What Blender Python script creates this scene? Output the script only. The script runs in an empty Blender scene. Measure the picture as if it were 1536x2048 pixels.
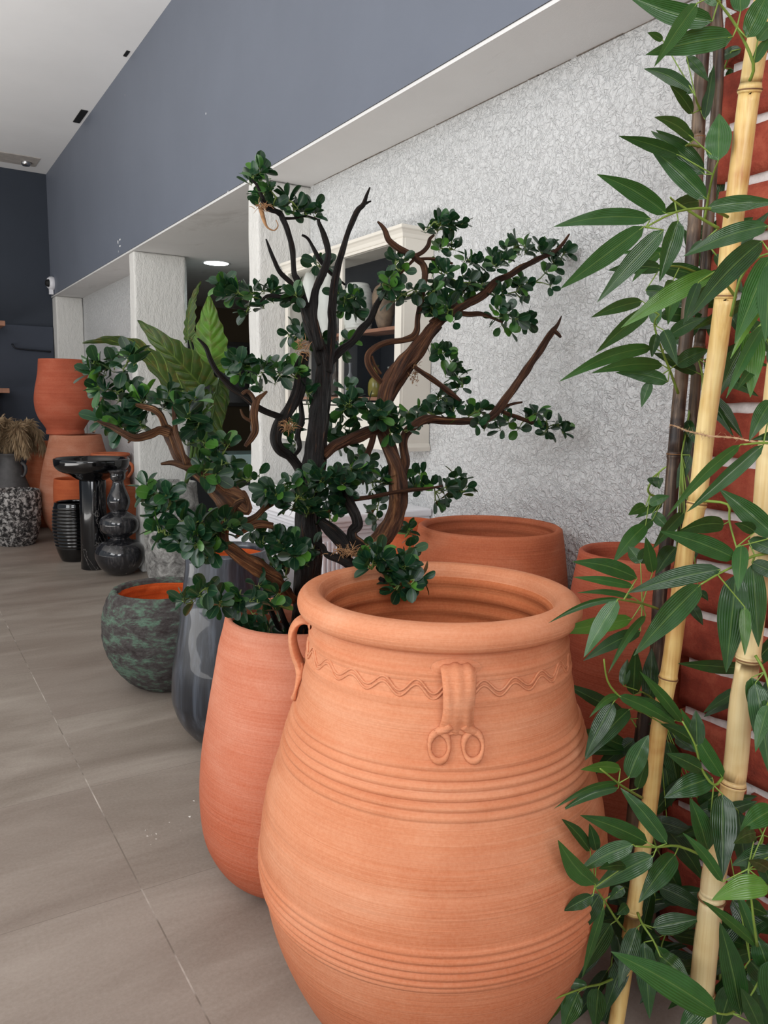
import bpy, bmesh, math, random
import numpy as np
from mathutils import Vector, Matrix, noise
random.seed(7)
sc = bpy.context.scene
COL = sc.collection
# ------------------------------------------------------------------ camera
F = 1552.0; CXP = 768.0; CYP = 1024.0; CH = 1.5
PITCH = math.radians(8.1); ROLL = math.radians(1.0); YAW = math.radians(32.4)
FWD = Vector((math.sin(YAW)*math.cos(PITCH), math.cos(YAW)*math.cos(PITCH), -math.sin(PITCH)))
R0 = Vector((math.cos(YAW), -math.sin(YAW), 0)); U0 = R0.cross(FWD)
RT = R0*math.cos(ROLL)+U0*math.sin(ROLL); UP = -R0*math.sin(ROLL)+U0*math.cos(ROLL)
EYE = Vector((0, 0, CH))
cam_d = bpy.data.cameras.new('camera'); cam = bpy.data.objects.new('camera', cam_d); COL.objects.link(cam)
cam_d.sensor_fit = 'VERTICAL'; cam_d.sensor_height = 36; cam_d.lens = F/2048*36; cam_d.clip_start = 0.02
M = Matrix.Identity(4)
for i in range(3):
    M[i][0] = RT[i]; M[i][1] = UP[i]; M[i][2] = -FWD[i]; M[i][3] = EYE[i]
cam.matrix_world = M
sc.camera = cam
def at(x, y, d):          # world point seen at photograph position (x, y), d metres deep
    return EYE + (FWD + RT*((x-CXP)/F) - UP*((y-CYP)/F))*d
# ------------------------------------------------------------------ light
sc.view_settings.view_transform = 'Standard'; sc.view_settings.look = 'None'
sc.view_settings.gamma = 1.0; sc.view_settings.use_curve_mapping = False
sc.view_settings.exposure = -0.24
W = bpy.data.worlds.new('world'); sc.world = W; W.use_nodes = True
bg = W.node_tree.nodes['Background']; bg.inputs[1].default_value = .48
_tc = W.node_tree.nodes.new('ShaderNodeTexCoord'); _sp = W.node_tree.nodes.new('ShaderNodeSeparateXYZ'); _rp = W.node_tree.nodes.new('ShaderNodeValToRGB')
_mr = W.node_tree.nodes.new('ShaderNodeMapRange'); _mr.inputs[1].default_value = -1; _mr.inputs[2].default_value = 1
W.node_tree.links.new(_tc.outputs['Generated'], _sp.inputs[0]); W.node_tree.links.new(_sp.outputs[2], _mr.inputs[0]); W.node_tree.links.new(_mr.outputs[0], _rp.inputs[0]); W.node_tree.links.new(_rp.outputs[0], bg.inputs[0])
# lower half brightened as added fill for the ceiling, bright overcast sky above it
_rp.color_ramp.elements[0].position = .49; _rp.color_ramp.elements[0].color = (1.9, 1.86, 1.8, 1)
_rp.color_ramp.elements[1].position = .52; _rp.color_ramp.elements[1].color = (.80, .90, 1.0, 1)
def area(name, loc, rot, sx, sy, power, color=(1, 1, 1)):
    l = bpy.data.lights.new(name, 'AREA'); l.shape = 'RECTANGLE'; l.size = sx; l.size_y = sy
    l.energy = power; l.color = color
    o = bpy.data.objects.new(name, l); COL.objects.link(o); o.location = loc; o.rotation_euler = rot
    return o
# daylight falling in through the shopfront behind and to the left of the camera
area('shopfront_daylight', (-1.4, -2.8, 3.0), (math.radians(70), 0, math.radians(-16)), 2.6, 1.9, 150, (0.98, 0.98, 1.0))
area('side_daylight', (-4.4, 1.2, 3.1), (math.radians(64), 0, math.radians(-94)), 4.0, 1.8, 150, (0.97, 0.985, 1.0))
# added upward fill lamp, out of view at left, to brighten the ceiling
area('ceiling_fill', (-3.0, 4.0, .12), (math.radians(180), 0, 0), 2.4, 7.0, 400, (1.0, 0.98, 0.95))

# ------------------------------------------------------------------ helpers
def tag(o, label=None, cat=None, group=None, kind=None):
    if label: o['label'] = label
    if cat: o['category'] = cat
    if group: o['group'] = group
    if kind: o['kind'] = kind
    return o
def link(name, me, mat=None, parent=None):
    o = bpy.data.objects.new(name, me); COL.objects.link(o)
    if mat is not None:
        for m in (mat if isinstance(mat, (list, tuple)) else [mat]): me.materials.append(m)
    if parent is not None: o.parent = parent
    return o
def empty(name, loc, label, cat, group=None):
    o = bpy.data.objects.new(name, None); COL.objects.link(o); o.location = loc; o.empty_display_size = .1
    return tag(o, label, cat, group)
class MB:
    def __init__(s): s.v = []; s.f = []; s.c = []; s.m = []
    def add(s, vs, fs, cols=None, mi=0):
        b = len(s.v); s.v += [tuple(v) for v in vs]; s.f += [tuple(i+b for i in f) for f in fs]
        s.c += list(cols) if cols is not None else [(0, 0, 0, 1)]*len(vs); s.m += [mi]*len(fs)
    def build(s, name, mat, parent=None, smooth=True, origin=None):
        me = bpy.data.meshes.new(name)
        off = Vector(origin) if origin is not None else Vector((0, 0, 0))
        me.from_pydata([(v[0]-off.x, v[1]-off.y, v[2]-off.z) for v in s.v], [], s.f)
        ca = me.color_attributes.new('tint', 'FLOAT_COLOR', 'POINT')
        ca.data.foreach_set('color', np.array(s.c, dtype=np.float32).ravel())
        me.polygons.foreach_set('use_smooth', [smooth]*len(s.f))
        me.polygons.foreach_set('material_index', s.m)
        me.update()
        o = link(name, me, mat, parent)
        if parent is None and origin is not None: o.location = off
        return o
    def box(s, a, b, mi=0):
        x0, y0, z0 = a; x1, y1, z1 = b
        s.add([(x0,y0,z0),(x1,y0,z0),(x1,y1,z0),(x0,y1,z0),(x0,y0,z1),(x1,y0,z1),(x1,y1,z1),(x0,y1,z1)],
              [(0,3,2,1),(4,5,6,7),(0,1,5,4),(1,2,6,5),(2,3,7,6),(3,0,4,7)], mi=mi)
    def tube(s, pts, rad, n=8, bark=0.0, freq=3.0, twist=6.0, cap=True, mi=0, seed=0.0, sub=1):
        P = [Vector(p) for p in pts]; Rr = list(rad)
        if sub > 1:
            Q = []; RR = []
            for i in range(len(P)-1):
                p0 = P[max(i-1, 0)]; p1 = P[i]; p2 = P[i+1]; p3 = P[min(i+2, len(P)-1)]
                for k in range(sub):
                    t = k/sub
                    Q.append(.5*((2*p1)+(p2-p0)*t+(2*p0-5*p1+4*p2-p3)*t*t+(3*p1-p0-3*p2+p3)*t**3))
                    RR.append(Rr[i]*(1-t)+Rr[i+1]*t)
            Q.append(P[-1]); RR.append(Rr[-1]); P, Rr = Q, RR
        T = [((P[min(i+1, len(P)-1)]-P[max(i-1, 0)])).normalized() for i in range(len(P))]
        nrm = T[0].orthogonal().normalized(); vs = []; fs = []; cs_ = []; L = 0.0
        for i, p in enumerate(P):
            if i: L += (P[i]-P[i-1]).length
            nrm = (nrm - T[i]*nrm.dot(T[i])).normalized(); bi = T[i].cross(nrm)
            for k in range(n):
                a = 2*math.pi*k/n; r = Rr[i]
                if bark:
                    r *= 1 + bark*(0.45*math.sin(freq*a+twist*L*4+seed)+0.45*math.sin(7*a+twist*L*5+seed*2)+.25*noise.noise(Vector((math.cos(a)*5, math.sin(a)*5, L*9+seed)))) \
                         + bark*1.1*noise.noise(Vector((math.cos(a)*1.3+seed, math.sin(a)*1.3, L*18)))
                vs.append(p + (nrm*math.cos(a)+bi*math.sin(a))*r); cs_.append((math.cos(a+L*twist*.8)*.5+.5, math.sin(a+L*twist*.8)*.5+.5, L+seed, 1))
        for i in range(len(P)-1):
            for k in range(n):
                a = i*n+k; b = i*n+(k+1) % n
                fs.append((a, b, b+n, a+n))
        if cap:
            fs.append(tuple(range(n-1, -1, -1))); fs.append(tuple(range((len(P)-1)*n, len(P)*n)))
        s.add(vs, fs, cs_, mi=mi)
def smooth_prof(prof, sub=5):
    out = []
    for i in range(len(prof)-1):
        p0 = prof[max(i-1, 0)]; p1 = prof[i]; p2 = prof[i+1]; p3 = prof[min(i+2, len(prof)-1)]
        for k in range(sub):
            t = k/sub
            out.append(tuple(.5*((2*p1[j])+(p2[j]-p0[j])*t+(2*p0[j]-5*p1[j]+4*p2[j]-p3[j])*t*t+(3*p1[j]-p0[j]-3*p2[j]+p3[j])*t**3) for j in (0, 1)))
    out.append(prof[-1]); return out
def lathe(prof, seg=96, wob=0.0, fn=None, seed=0.0):
    vs = []; fs = []
    for i, (r, z) in enumerate(prof):
        for k in range(seg):
            a = 2*math.pi*k/seg; rr = max(r, 0.0005)
            if wob: rr += wob*noise.noise(Vector((math.cos(a)*1.1+seed, math.sin(a)*1.1, z*3)))
            if fn: rr = fn(a, z, rr, i)
            vs.append((rr*math.cos(a), rr*math.sin(a), z))
    for i in range(len(prof)-1):
        for k in range(seg):
            a = i*seg+k; b = i*seg+(k+1) % seg
            fs.append((a, b, b+seg, a+seg))
    return vs, fs
def pot_mesh(name, outer, inner, mat, seg=96, wob=0.003, fn=None, seed=0.0, parent=None, loc=(0, 0, 0), imat=None, closed_bottom=True, split=None):
    """outer profile from base centre up to the lip, then inner back down to the inside floor"""
    full = [(0.0, outer[0][1])] + outer + inner + [(0.0, inner[-1][1])]
    vs, fs = lathe(full, seg, wob, fn, seed)
    m = MB(); no = (1+len(outer)-1)*seg
    if imat is None: m.add(vs, fs); mats = mat
    else:
        m.v = [tuple(v) for v in vs]; m.f = fs; m.c = [(0, 0, 0, 1)]*len(vs)
        m.m = [0 if i < no+(2*seg) else 1 for i in range(len(fs))]; mats = [mat, imat]
    o = m.build(name, mats, parent); o.location = loc
    return o
def bev(o, w, seg=2):
    b = o.modifiers.new('bevel', 'BEVEL'); b.width = w; b.segments = seg; b.limit_method = 'ANGLE'; b.angle_limit = math.radians(40)
    return o
# ------------------------------------------------------------------ materials
def nt(name):
    m = bpy.data.materials.new(name); m.use_nodes = True
    t = m.node_tree; b = t.nodes['Principled BSDF']
    return m, t, b
def N(t, typ, **kw):
    n = t.nodes.new(typ)
    for k, v in kw.items():
        if k in ('ins',):
            for kk, vv in v.items(): n.inputs[kk].default_value = vv
        else: setattr(n, k, v)
    return n
def ramp(t, fac, stops):
    r = t.nodes.new('ShaderNodeValToRGB'); cr = r.color_ramp
    while len(cr.elements) < len(stops): cr.elements.new(0.5)
    for e, (p, c) in zip(cr.elements, stops): e.position = p; e.color = (c[0], c[1], c[2], 1)
    t.links.new(fac, r.inputs[0]); return r.outputs[0]
def coords(t, scale=(1, 1, 1), src='Object'):
    tc = t.nodes.new('ShaderNodeTexCoord'); mp = t.nodes.new('ShaderNodeMapping')
    mp.inputs['Scale'].default_value = scale; t.links.new(tc.outputs[src], mp.inputs[0]); return mp.outputs[0]
def noise_t(t, vec, scale, detail=4, rough=.55, dist=0.0):
    n = t.nodes.new('ShaderNodeTexNoise'); n.inputs['Scale'].default_value = scale; n.inputs['Detail'].default_value = detail
    n.inputs['Roughness'].default_value = rough; n.inputs['Distortion'].default_value = dist
    t.links.new(vec, n.inputs['Vector']); return n.outputs[0]
def mixc(t, fac, a, b, mode='MIX'):
    m = t.nodes.new('ShaderNodeMix'); m.data_type = 'RGBA'; m.blend_type = mode
    for sock, val in ((m.inputs[0], fac), (m.inputs[6], a), (m.inputs[7], b)):
        if isinstance(val, (int, float)): sock.default_value = val
        elif isinstance(val, tuple): sock.default_value = (*val[:3], 1)
        else: t.links.new(val, sock)
    return m.outputs[2]
def mth(t, op, a, b=0.0):
    m = t.nodes.new('ShaderNodeMath'); m.operation = op
    for s, v in ((m.inputs[0], a), (m.inputs[1], b)):
        if isinstance(v, (int, float)): s.default_value = v
        else: t.links.new(v, s)
    return m.outputs[0]
def bump(t, b, h, strength=.3, dist=.01):
    n = t.nodes.new('ShaderNodeBump'); n.inputs['Strength'].default_value = strength; n.inputs['Distance'].default_value = dist
    t.links.new(h, n.inputs['Height']); t.links.new(n.outputs[0], b.inputs['Normal']); return n
def S(c):   # sRGB 0-255 to linear
    return tuple(((v/255)/12.92 if v/255 <= .04045 else (((v/255)+.055)/1.055)**2.4) for v in c)
def plain(name, c, rough=.5, metal=0.0, spec=.5, nscale=0, namt=.15, bmp=0.0, bdist=.004, coat=0.0):
    m, t, b = nt(name); b.inputs['Roughness'].default_value = rough; b.inputs['Metallic'].default_value = metal
    b.inputs['Specular IOR Level'].default_value = spec; b.inputs['Coat Weight'].default_value = coat
    v = coords(t); n = noise_t(t, v, nscale or 12)
    lo = tuple(x*(1-namt) for x in c); hi = tuple(min(1, x*(1+namt)) for x in c)
    t.links.new(ramp(t, n, [(.3, lo), (.7, hi)]), b.inputs['Base Color'])
    if bmp: bump(t, b, n, bmp, bdist)
    return m
def terracotta(name, base, dark, pale, rough=.78, lathe_amt=.35, bloom=.35, blend=None):
    m, t, b = nt(name); b.inputs['Roughness'].default_value = rough; b.inputs['Specular IOR Level'].default_value = .25
    rings = noise_t(t, coords(t, (.6, .6, 26)), 1.6, 5, .6)
    blot = noise_t(t, coords(t, (1, 1, 1.7)), 4.2, 4, .55, .4)
    c = ramp(t, blot, [(.30, dark), (.52, base), (.74, pale)])
    c2 = ramp(t, rings, [(.3, dark), (.5, base), (.72, pale)])
    c = mixc(t, lathe_amt, c, c2)
    if blend:                                        # colour shifts to lowc towards the bottom of the pot
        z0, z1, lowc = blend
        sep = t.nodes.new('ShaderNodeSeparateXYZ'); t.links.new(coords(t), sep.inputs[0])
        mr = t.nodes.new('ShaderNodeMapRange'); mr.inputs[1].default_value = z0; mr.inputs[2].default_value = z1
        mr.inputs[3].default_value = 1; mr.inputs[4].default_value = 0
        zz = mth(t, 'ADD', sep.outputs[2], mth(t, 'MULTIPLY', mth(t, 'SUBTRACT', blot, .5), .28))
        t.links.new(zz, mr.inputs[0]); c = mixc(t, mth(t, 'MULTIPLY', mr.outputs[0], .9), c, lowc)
    sp = noise_t(t, coords(t, (1, 1, .5)), 7, 6, .7, .2)
    spf = ramp(t, sp, [(.60, (0, 0, 0)), (.74, (1, 1, 1))])
    c = mixc(t, mth(t, 'MULTIPLY', spf, bloom), c, pale)
    fine = noise_t(t, coords(t), 160, 2, .6)
    brush = noise_t(t, coords(t, (1.2, 1.2, 150)), 1.5, 5, .75)
    c = mixc(t, .22, c, ramp(t, brush, [(.34, dark), (.5, base), (.66, pale)]))
    c = mixc(t, .16, c, ramp(t, fine, [(.35, dark), (.65, pale)]))
    t.links.new(c, b.inputs['Base Color'])
    h = mth(t, 'ADD', mth(t, 'MULTIPLY', noise_t(t, coords(t, (1, 1, 60)), 2.2, 4, .6), 1.0), mth(t, 'ADD', mth(t, 'MULTIPLY', fine, .12), mth(t, 'MULTIPLY', brush, .7)))
    bump(t, b, h, .5, .004); return m
def painted(name, c, rough=.6, var=.06, stain=None, bs=.1):
    m, t, b = nt(name); b.inputs['Roughness'].default_value = rough; b.inputs['Specular IOR Level'].default_value = .3
    v = coords(t); n = noise_t(t, v, 1.3, 5, .6)
    cc = ramp(t, n, [(.3, tuple(x*(1-var) for x in c)), (.7, tuple(min(1, x*(1+var)) for x in c))])
    if stain:
        s = noise_t(t, coords(t, (1, .35, 1)), 2.4, 8, .7, .6)
        cc = mixc(t, ramp(t, s, [(.56, (0, 0, 0)), (.78, (.6, .6, .6))]), cc, stain)
    t.links.new(cc, b.inputs['Base Color']); bump(t, b, noise_t(t, v, 220, 2), bs, .002); return m
def stucco(name, c, scale=46, strength=.55, dist=.010, stretch=(1, 1, 1), var=.05):
    m, t, b = nt(name); b.inputs['Roughness'].default_value = .85; b.inputs['Specular IOR Level'].default_value = .2
    n = noise_t(t, coords(t), 1.1, 5, .6)
    base = ramp(t, n, [(.3, tuple(x*(1-var) for x in c)), (.7, tuple(min(1, x*(1+var)) for x in c))])
    v = coords(t, stretch)
    dn = t.nodes.new('ShaderNodeTexNoise'); dn.inputs['Scale'].default_value = scale*.35; dn.inputs['Detail'].default_value = 3
    t.links.new(v, dn.inputs['Vector'])
    wv = t.nodes.new('ShaderNodeMix'); wv.data_type = 'RGBA'; wv.blend_type = 'LINEAR_LIGHT'; wv.inputs[0].default_value = .028
    t.links.new(v, wv.inputs[6]); t.links.new(dn.outputs[1], wv.inputs[7])
    worm = noise_t(t, wv.outputs[2], scale, 2, .5, .6)
    ridge = mth(t, 'ABSOLUTE', mth(t, 'SUBTRACT', worm, .5))
    ridge = ramp(t, ridge, [(.0, (0, 0, 0)), (.06, (.45, .45, .45)), (.16, (1, 1, 1))])
    big = noise_t(t, v, scale*.5, 3, .5)
    h = mth(t, 'ADD', mth(t, 'MULTIPLY', ridge, .20), mth(t, 'MULTIPLY', big, 1.0))
    t.links.new(base, b.inputs['Base Color'])
    bump(t, b, h, strength, dist); return m

M_beam = painted('slate_blue_paint', S((104, 110, 122)), .55, .05)
M_navy = painted('dark_navy_paint', S((50, 56, 66)), .6, .08)
M_navy2 = painted('dark_navy_panel', S((58, 64, 76)), .55, .08)
M_white = painted('ceiling_white_paint', S((238, 238, 238)), .7, .03, None, .15)
M_soffit = painted('soffit_white_paint', S((214, 213, 212)), .75, .05, S((150, 145, 140)), .2)
M_stucco = stucco('stucco_wall', S((208, 209, 209)), 56, 1.0, .018)
M_pillar = stucco('stucco_pillar', S((210, 209, 205)), 54, .8, .010, (1, 1, .45))
M_brown = painted('brown_wall_paint', S((92, 80, 62)), .8, .08)
M_cream = plain('cream_lacquer', S((222, 217, 206)), .35, nscale=2, namt=.02)
M_whitelac = plain('white_lacquer', S((228, 228, 232)), .3, nscale=2, namt=.02)
M_dark = plain('dark_lacquer', S((22, 24, 28)), .35)
M_black = plain('black_interior', S((9, 9, 10)), .7)
M_wood = plain('shelf_wood', S((150, 105, 82)), .5, nscale=9, namt=.25)
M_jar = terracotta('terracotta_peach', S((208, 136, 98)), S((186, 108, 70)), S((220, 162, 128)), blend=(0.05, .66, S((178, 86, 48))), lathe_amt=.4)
M_jar_in_shade = terracotta('terracotta_peach_inside_shade', S((190, 108, 66)), S((160, 80, 44)), S((206, 134, 92)), lathe_amt=.7)  # darker orange paints in the deep interreflected shade inside the jar
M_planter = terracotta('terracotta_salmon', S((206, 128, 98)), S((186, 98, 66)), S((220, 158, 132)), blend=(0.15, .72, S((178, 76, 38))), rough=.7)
M_brick_pot = terracotta('terracotta_red', S((184, 100, 64)), S((150, 72, 44)), S((200, 128, 96)), bloom=.3)
M_red_pot = terracotta('terracotta_orange_red', S((174, 86, 60)), S((146, 66, 44)), S((192, 114, 88)), bloom=.15)
M_old_pot = terracotta('terracotta_weathered', S((176, 112, 84)), S((150, 84, 60)), S((196, 146, 122)), bloom=.6)
M_orange = terracotta('terracotta_orange', S((176, 86, 50)), S((158, 66, 34)), S((206, 112, 66)), bloom=.2)
M_inorange = terracotta('terracotta_bright_inside', S((206, 88, 34)), S((150, 56, 20)), S((222, 110, 54)), bloom=.1, lathe_amt=.8)

def mat_floor():
    m, t, b = nt('floor_tiles'); b.inputs['Specular IOR Level'].default_value = .35
    v = coords(t)
    a = noise_t(t, coords(t, (.8, 3.2, 1)), 1.2, 7, .62, .5); f = noise_t(t, v, 90, 3, .7)
    c = ramp(t, a, [(.3, S((122, 110, 99))), (.5, S((144, 133, 122))), (.72, S((168, 158, 147)))])
    c = mixc(t, .12, c, ramp(t, f, [(.3, S((100, 90, 80))), (.7, S((200, 190, 180)))]))
    sep = t.nodes.new('ShaderNodeSeparateXYZ'); t.links.new(v, sep.inputs[0])
    # per tile tone
    fx = mth(t, 'FLOOR', mth(t, 'DIVIDE', mth(t, 'SUBTRACT', sep.outputs[0], .566), 1.49))
    fy = mth(t, 'FLOOR', mth(t, 'DIVIDE', mth(t, 'SUBTRACT', sep.outputs[1], .752), .745))
    cb = t.nodes.new('ShaderNodeCombineXYZ'); t.links.new(fx, cb.inputs[0]); t.links.new(fy, cb.inputs[1])
    wn = t.nodes.new('ShaderNodeTexWhiteNoise'); t.links.new(cb.outputs[0], wn.inputs[0])
    c = mixc(t, mth(t, 'MULTIPLY', wn.outputs[0], .25), c, S((132, 116, 108)))
    def line(out, off, per, w):
        q = mth(t, 'DIVIDE', mth(t, 'SUBTRACT', out, off), per)
        fr = mth(t, 'ABSOLUTE', mth(t, 'SUBTRACT', q, mth(t, 'ROUND', q)))
        return mth(t, 'LESS_THAN', fr, w/per)
    lx = line(sep.outputs[0], .566, 1.49, .0022); ly = line(sep.outputs[1], .752, .745, .0013)
    spk = ramp(t, noise_t(t, v, 3.0, 4, .7), [(.42, (0, 0, 0)), (.6, (1, 1, 1))])
    c = mixc(t, mth(t, 'MULTIPLY', ly, .7), c, S((112, 102, 94)))
    c = mixc(t, lx, c, mixc(t, spk, S((120, 110, 100)), S((196, 186, 176))))
    t.links.new(c, b.inputs['Base Color'])
    t.links.new(ramp(t, a, [(.3, (.42,)*3), (.7, (.55,)*3)]), b.inputs['Roughness'])
    g = mth(t, 'MAXIMUM', lx, ly)
    bump(t, b, mth(t, 'SUBTRACT', mth(t, 'MULTIPLY', f, .35), g), .25, .002)
    return m
M_floor = mat_floor()
def mat_brick():
    m, t, b = nt('red_brick'); b.inputs['Roughness'].default_value = .85; b.inputs['Specular IOR Level'].default_value = .2
    v = coords(t); n = noise_t(t, v, 9, 6, .7); f = noise_t(t, v, 70, 5, .7)
    c = ramp(t, n, [(.28, S((104, 46, 36))), (.5, S((142, 62, 46))), (.72, S((168, 88, 66)))])
    c = mixc(t, ramp(t, f, [(.6, (0, 0, 0)), (.8, (.6, .6, .6))]), c, S((88, 40, 34)))
    t.links.new(c, b.inputs['Base Color']); bump(t, b, mth(t, 'ADD', f, mth(t, 'MULTIPLY', n, .7)), .6, .006); return m
M_brick = mat_brick()
M_mortar = plain('white_mortar', S((206, 200, 196)), .9, nscale=40, namt=.15, bmp=.8, bdist=.006)
def mat_leaf(name, dark, mid, light, vein, rough=.34, margin=True, stripes=False, trans=.12):
    m, t, b = nt(name); b.inputs['Roughness'].default_value = rough; b.inputs['Specular IOR Level'].default_value = .5
    at_ = t.nodes.new('ShaderNodeAttribute'); at_.attribute_name = 'tint'
    s = t.nodes.new('ShaderNodeSeparateColor'); t.links.new(at_.outputs['Color'], s.inputs[0])
    r, g, bl = s.outputs
    c = ramp(t, r, [(0.0, dark), (.55, mid), (.8, mid), (1.0, light)])
    n = noise_t(t, coords(t), 40, 3)
    c = mixc(t, .25, c, ramp(t, n, [(.3, dark), (.7, mid)]))
    vf = ramp(t, g, [(.02, (1, 1, 1)), (.07, (0, 0, 0))])
    c = mixc(t, mth(t, 'MULTIPLY', vf, .38), c, vein)
    if margin:
        mf = ramp(t, g, [(.90, (0, 0, 0)), (.98, (1, 1, 1))]); c = mixc(t, mth(t, 'MULTIPLY', mf, .25), c, vein)
    if stripes:
        w = mth(t, 'SINE', mth(t, 'MULTIPLY', g, 34.0))
        c = mixc(t, mth(t, 'MULTIPLY', mth(t, 'ADD', w, 1), .13), c, dark)
        bump(t, b, w, .25, .002)
    t.links.new(c, b.inputs['Base Color'])
    b.inputs['Transmission Weight'].default_value = 0
    tr = t.nodes.new('ShaderNodeBsdfTranslucent'); ms = t.nodes.new('ShaderNodeMixShader'); ms.inputs[0].default_value = trans
    out = t.nodes['Material Output']
    t.links.new(mixc(t, .5, c, light), tr.inputs[0]); t.links.new(b.outputs[0], ms.inputs[1]); t.links.new(tr.outputs[0], ms.inputs[2]); t.links.new(ms.outputs[0], out.inputs[0])
    return m
M_leaf = mat_leaf('ficus_leaf', S((10, 36, 24)), S((24, 62, 38)), S((88, 142, 46)), S((100, 132, 84)), .34)
M_bleaf = mat_leaf('bamboo_leaf', S((14, 42, 20)), S((50, 96, 40)), S((118, 164, 50)), S((130, 160, 84)), .28, False, True, .15)
M_aleaf = mat_leaf('elephant_ear_leaf', S((34, 44, 20)), S((66, 92, 34)), S((110, 166, 44)), S((128, 150, 70)), .45, False, False, .15)
def _ear():
    t = M_aleaf.node_tree; b = t.nodes['Principled BSDF']
    src = b.inputs['Base Color'].links[0].from_socket
    at_ = t.nodes.new('ShaderNodeAttribute'); at_.attribute_name = 'tint'; sp_ = t.nodes.new('ShaderNodeSeparateColor'); t.links.new(at_.outputs['Color'], sp_.inputs[0])
    w = mth(t, 'COSINE', mth(t, 'MULTIPLY', mth(t, 'SUBTRACT', mth(t, 'MULTIPLY', sp_.outputs[2], 8), mth(t, 'MULTIPLY', sp_.outputs[1], 1.7)), 6.2832))
    vm = ramp(t, w, [(.93, (0, 0, 0)), (.99, (1, 1, 1))])
    bl = ramp(t, noise_t(t, coords(t), 16, 5, .65), [(.50, (0, 0, 0)), (.62, (1, 1, 1))])
    c = mixc(t, mth(t, 'MULTIPLY', bl, .5), src, S((104, 84, 36)))
    c = mixc(t, mth(t, 'MULTIPLY', vm, .5), c, S((140, 168, 80)))
    t.links.new(c, b.inputs['Base Color'])
_ear()
M_twig = plain('green_twig', S((98, 118, 52)), .5, nscale=30, namt=.2)
M_btwig = plain('bamboo_twig', S((116, 142, 58)), .5, nscale=20, namt=.2)
def mat_bark(name, dark, mid, light, thr=(.35, .52, .7), rough=.55):
    m, t, b = nt(name); b.inputs['Roughness'].default_value = rough; b.inputs['Specular IOR Level'].default_value = .3
    at_ = t.nodes.new('ShaderNodeAttribute'); at_.attribute_name = 'tint'
    mp = t.nodes.new('ShaderNodeMapping'); mp.inputs['Scale'].default_value = (1, 1, 1.6); t.links.new(at_.outputs['Vector'], mp.inputs[0])
    n = noise_t(t, mp.outputs[0], 7, 6, .7, .5); n2 = noise_t(t, mp.outputs[0], 2.2, 4)
    k = mth(t, 'ADD', mth(t, 'MULTIPLY', n, .6), mth(t, 'MULTIPLY', n2, .4))
    t.links.new(ramp(t, k, [(thr[0], dark), (thr[1], mid), (thr[2], light)]), b.inputs['Base Color'])
    bump(t, b, n, 1.0, .008); return m
M_bark = mat_bark('dark_wet_bark', S((10, 8, 7)), S((26, 17, 13)), S((124, 80, 48)), (.45, .57, .67), .45)
M_bark2 = mat_bark('brown_bark', S((28, 17, 13)), S((84, 52, 34)), S((160, 114, 74)), (.38, .52, .68))
M_drift = mat_bark('driftwood_bark', S((30, 18, 13)), S((98, 64, 40)), S((196, 148, 100)), (.38, .52, .68))
M_fibre = plain('dry_fibre', S((150, 112, 76)), .9, nscale=50, namt=.3)
def mat_culm(name, pale, tan, burnt, dark_mode=False):
    m, t, b = nt(name); b.inputs['Roughness'].default_value = .38 if not dark_mode else .5
    a = noise_t(t, coords(t, (1, 1, .9)), 3.4, 4, .6, .3); s = noise_t(t, coords(t, (70, 70, 1.2)), 2.0, 4, .6)
    c = ramp(t, a, [(.40, pale), (.50, tan), (.60, burnt)])
    c = mixc(t, .30 if not dark_mode else .5, c, ramp(t, s, [(.35, burnt), (.5, tan), (.65, pale)]))
    t.links.new(c, b.inputs['Base Color']); bump(t, b, s, .3, .002); return m
M_culm = mat_culm('pale_bamboo', S((230, 208, 150)), S((214, 180, 112)), S((170, 112, 52)))
M_culm2 = mat_culm('bleached_bamboo', S((232, 214, 168)), S((220, 198, 146)), S((196, 160, 104)))
M_dculm = mat_culm('dark_bamboo', S((134, 112, 90)), S((58, 42, 33)), S((24, 18, 17)), True)
M_node = plain('bamboo_node', S((120, 84, 50)), .6, nscale=30, namt=.3)
M_twine = plain('jute_twine', S((186, 152, 118)), .9, nscale=80, namt=.25)

# ================================================================== STRUCTURE
def struct(name, boxes, mat, bevel=0.0):
    m = MB()
    for a, b in boxes: m.box(a, b)
    o = m.build(name, mat, None, False); o['kind'] = 'structure'
    if bevel: bev(o, bevel, 3)
    return o
struct('floor', [((-4.6, -3.0, -.1), (6.5, 10.6, 0))], M_floor)
struct('ceiling', [((-4.6, -3.0, 4.12), (2.3, 10.6, 4.22))], M_white)
struct('wall_right_upper', [((1.75, -3.0, 2.70), (2.3, 10.43, 4.12))], M_beam)
struct('ceiling_lower', [((1.752, -3.0, 2.685), (6.5, 10.43, 2.70))], M_soffit)
struct('wall_back', [((-4.6, 10.43, 0), (2.3, 10.6, 4.12))], M_navy)
struct('wall_back_panel', [((1.0, 10.36, 0), (1.745, 10.43, 2.33))], M_navy2, .006)
struct('wall_right', [((2.07, -3.0, 0), (2.25, 4.09, 2.685))], M_stucco)
struct('wall_alcove', [((2.07, 6.81, 0), (2.25, 10.43, 2.685))], M_stucco)
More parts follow.
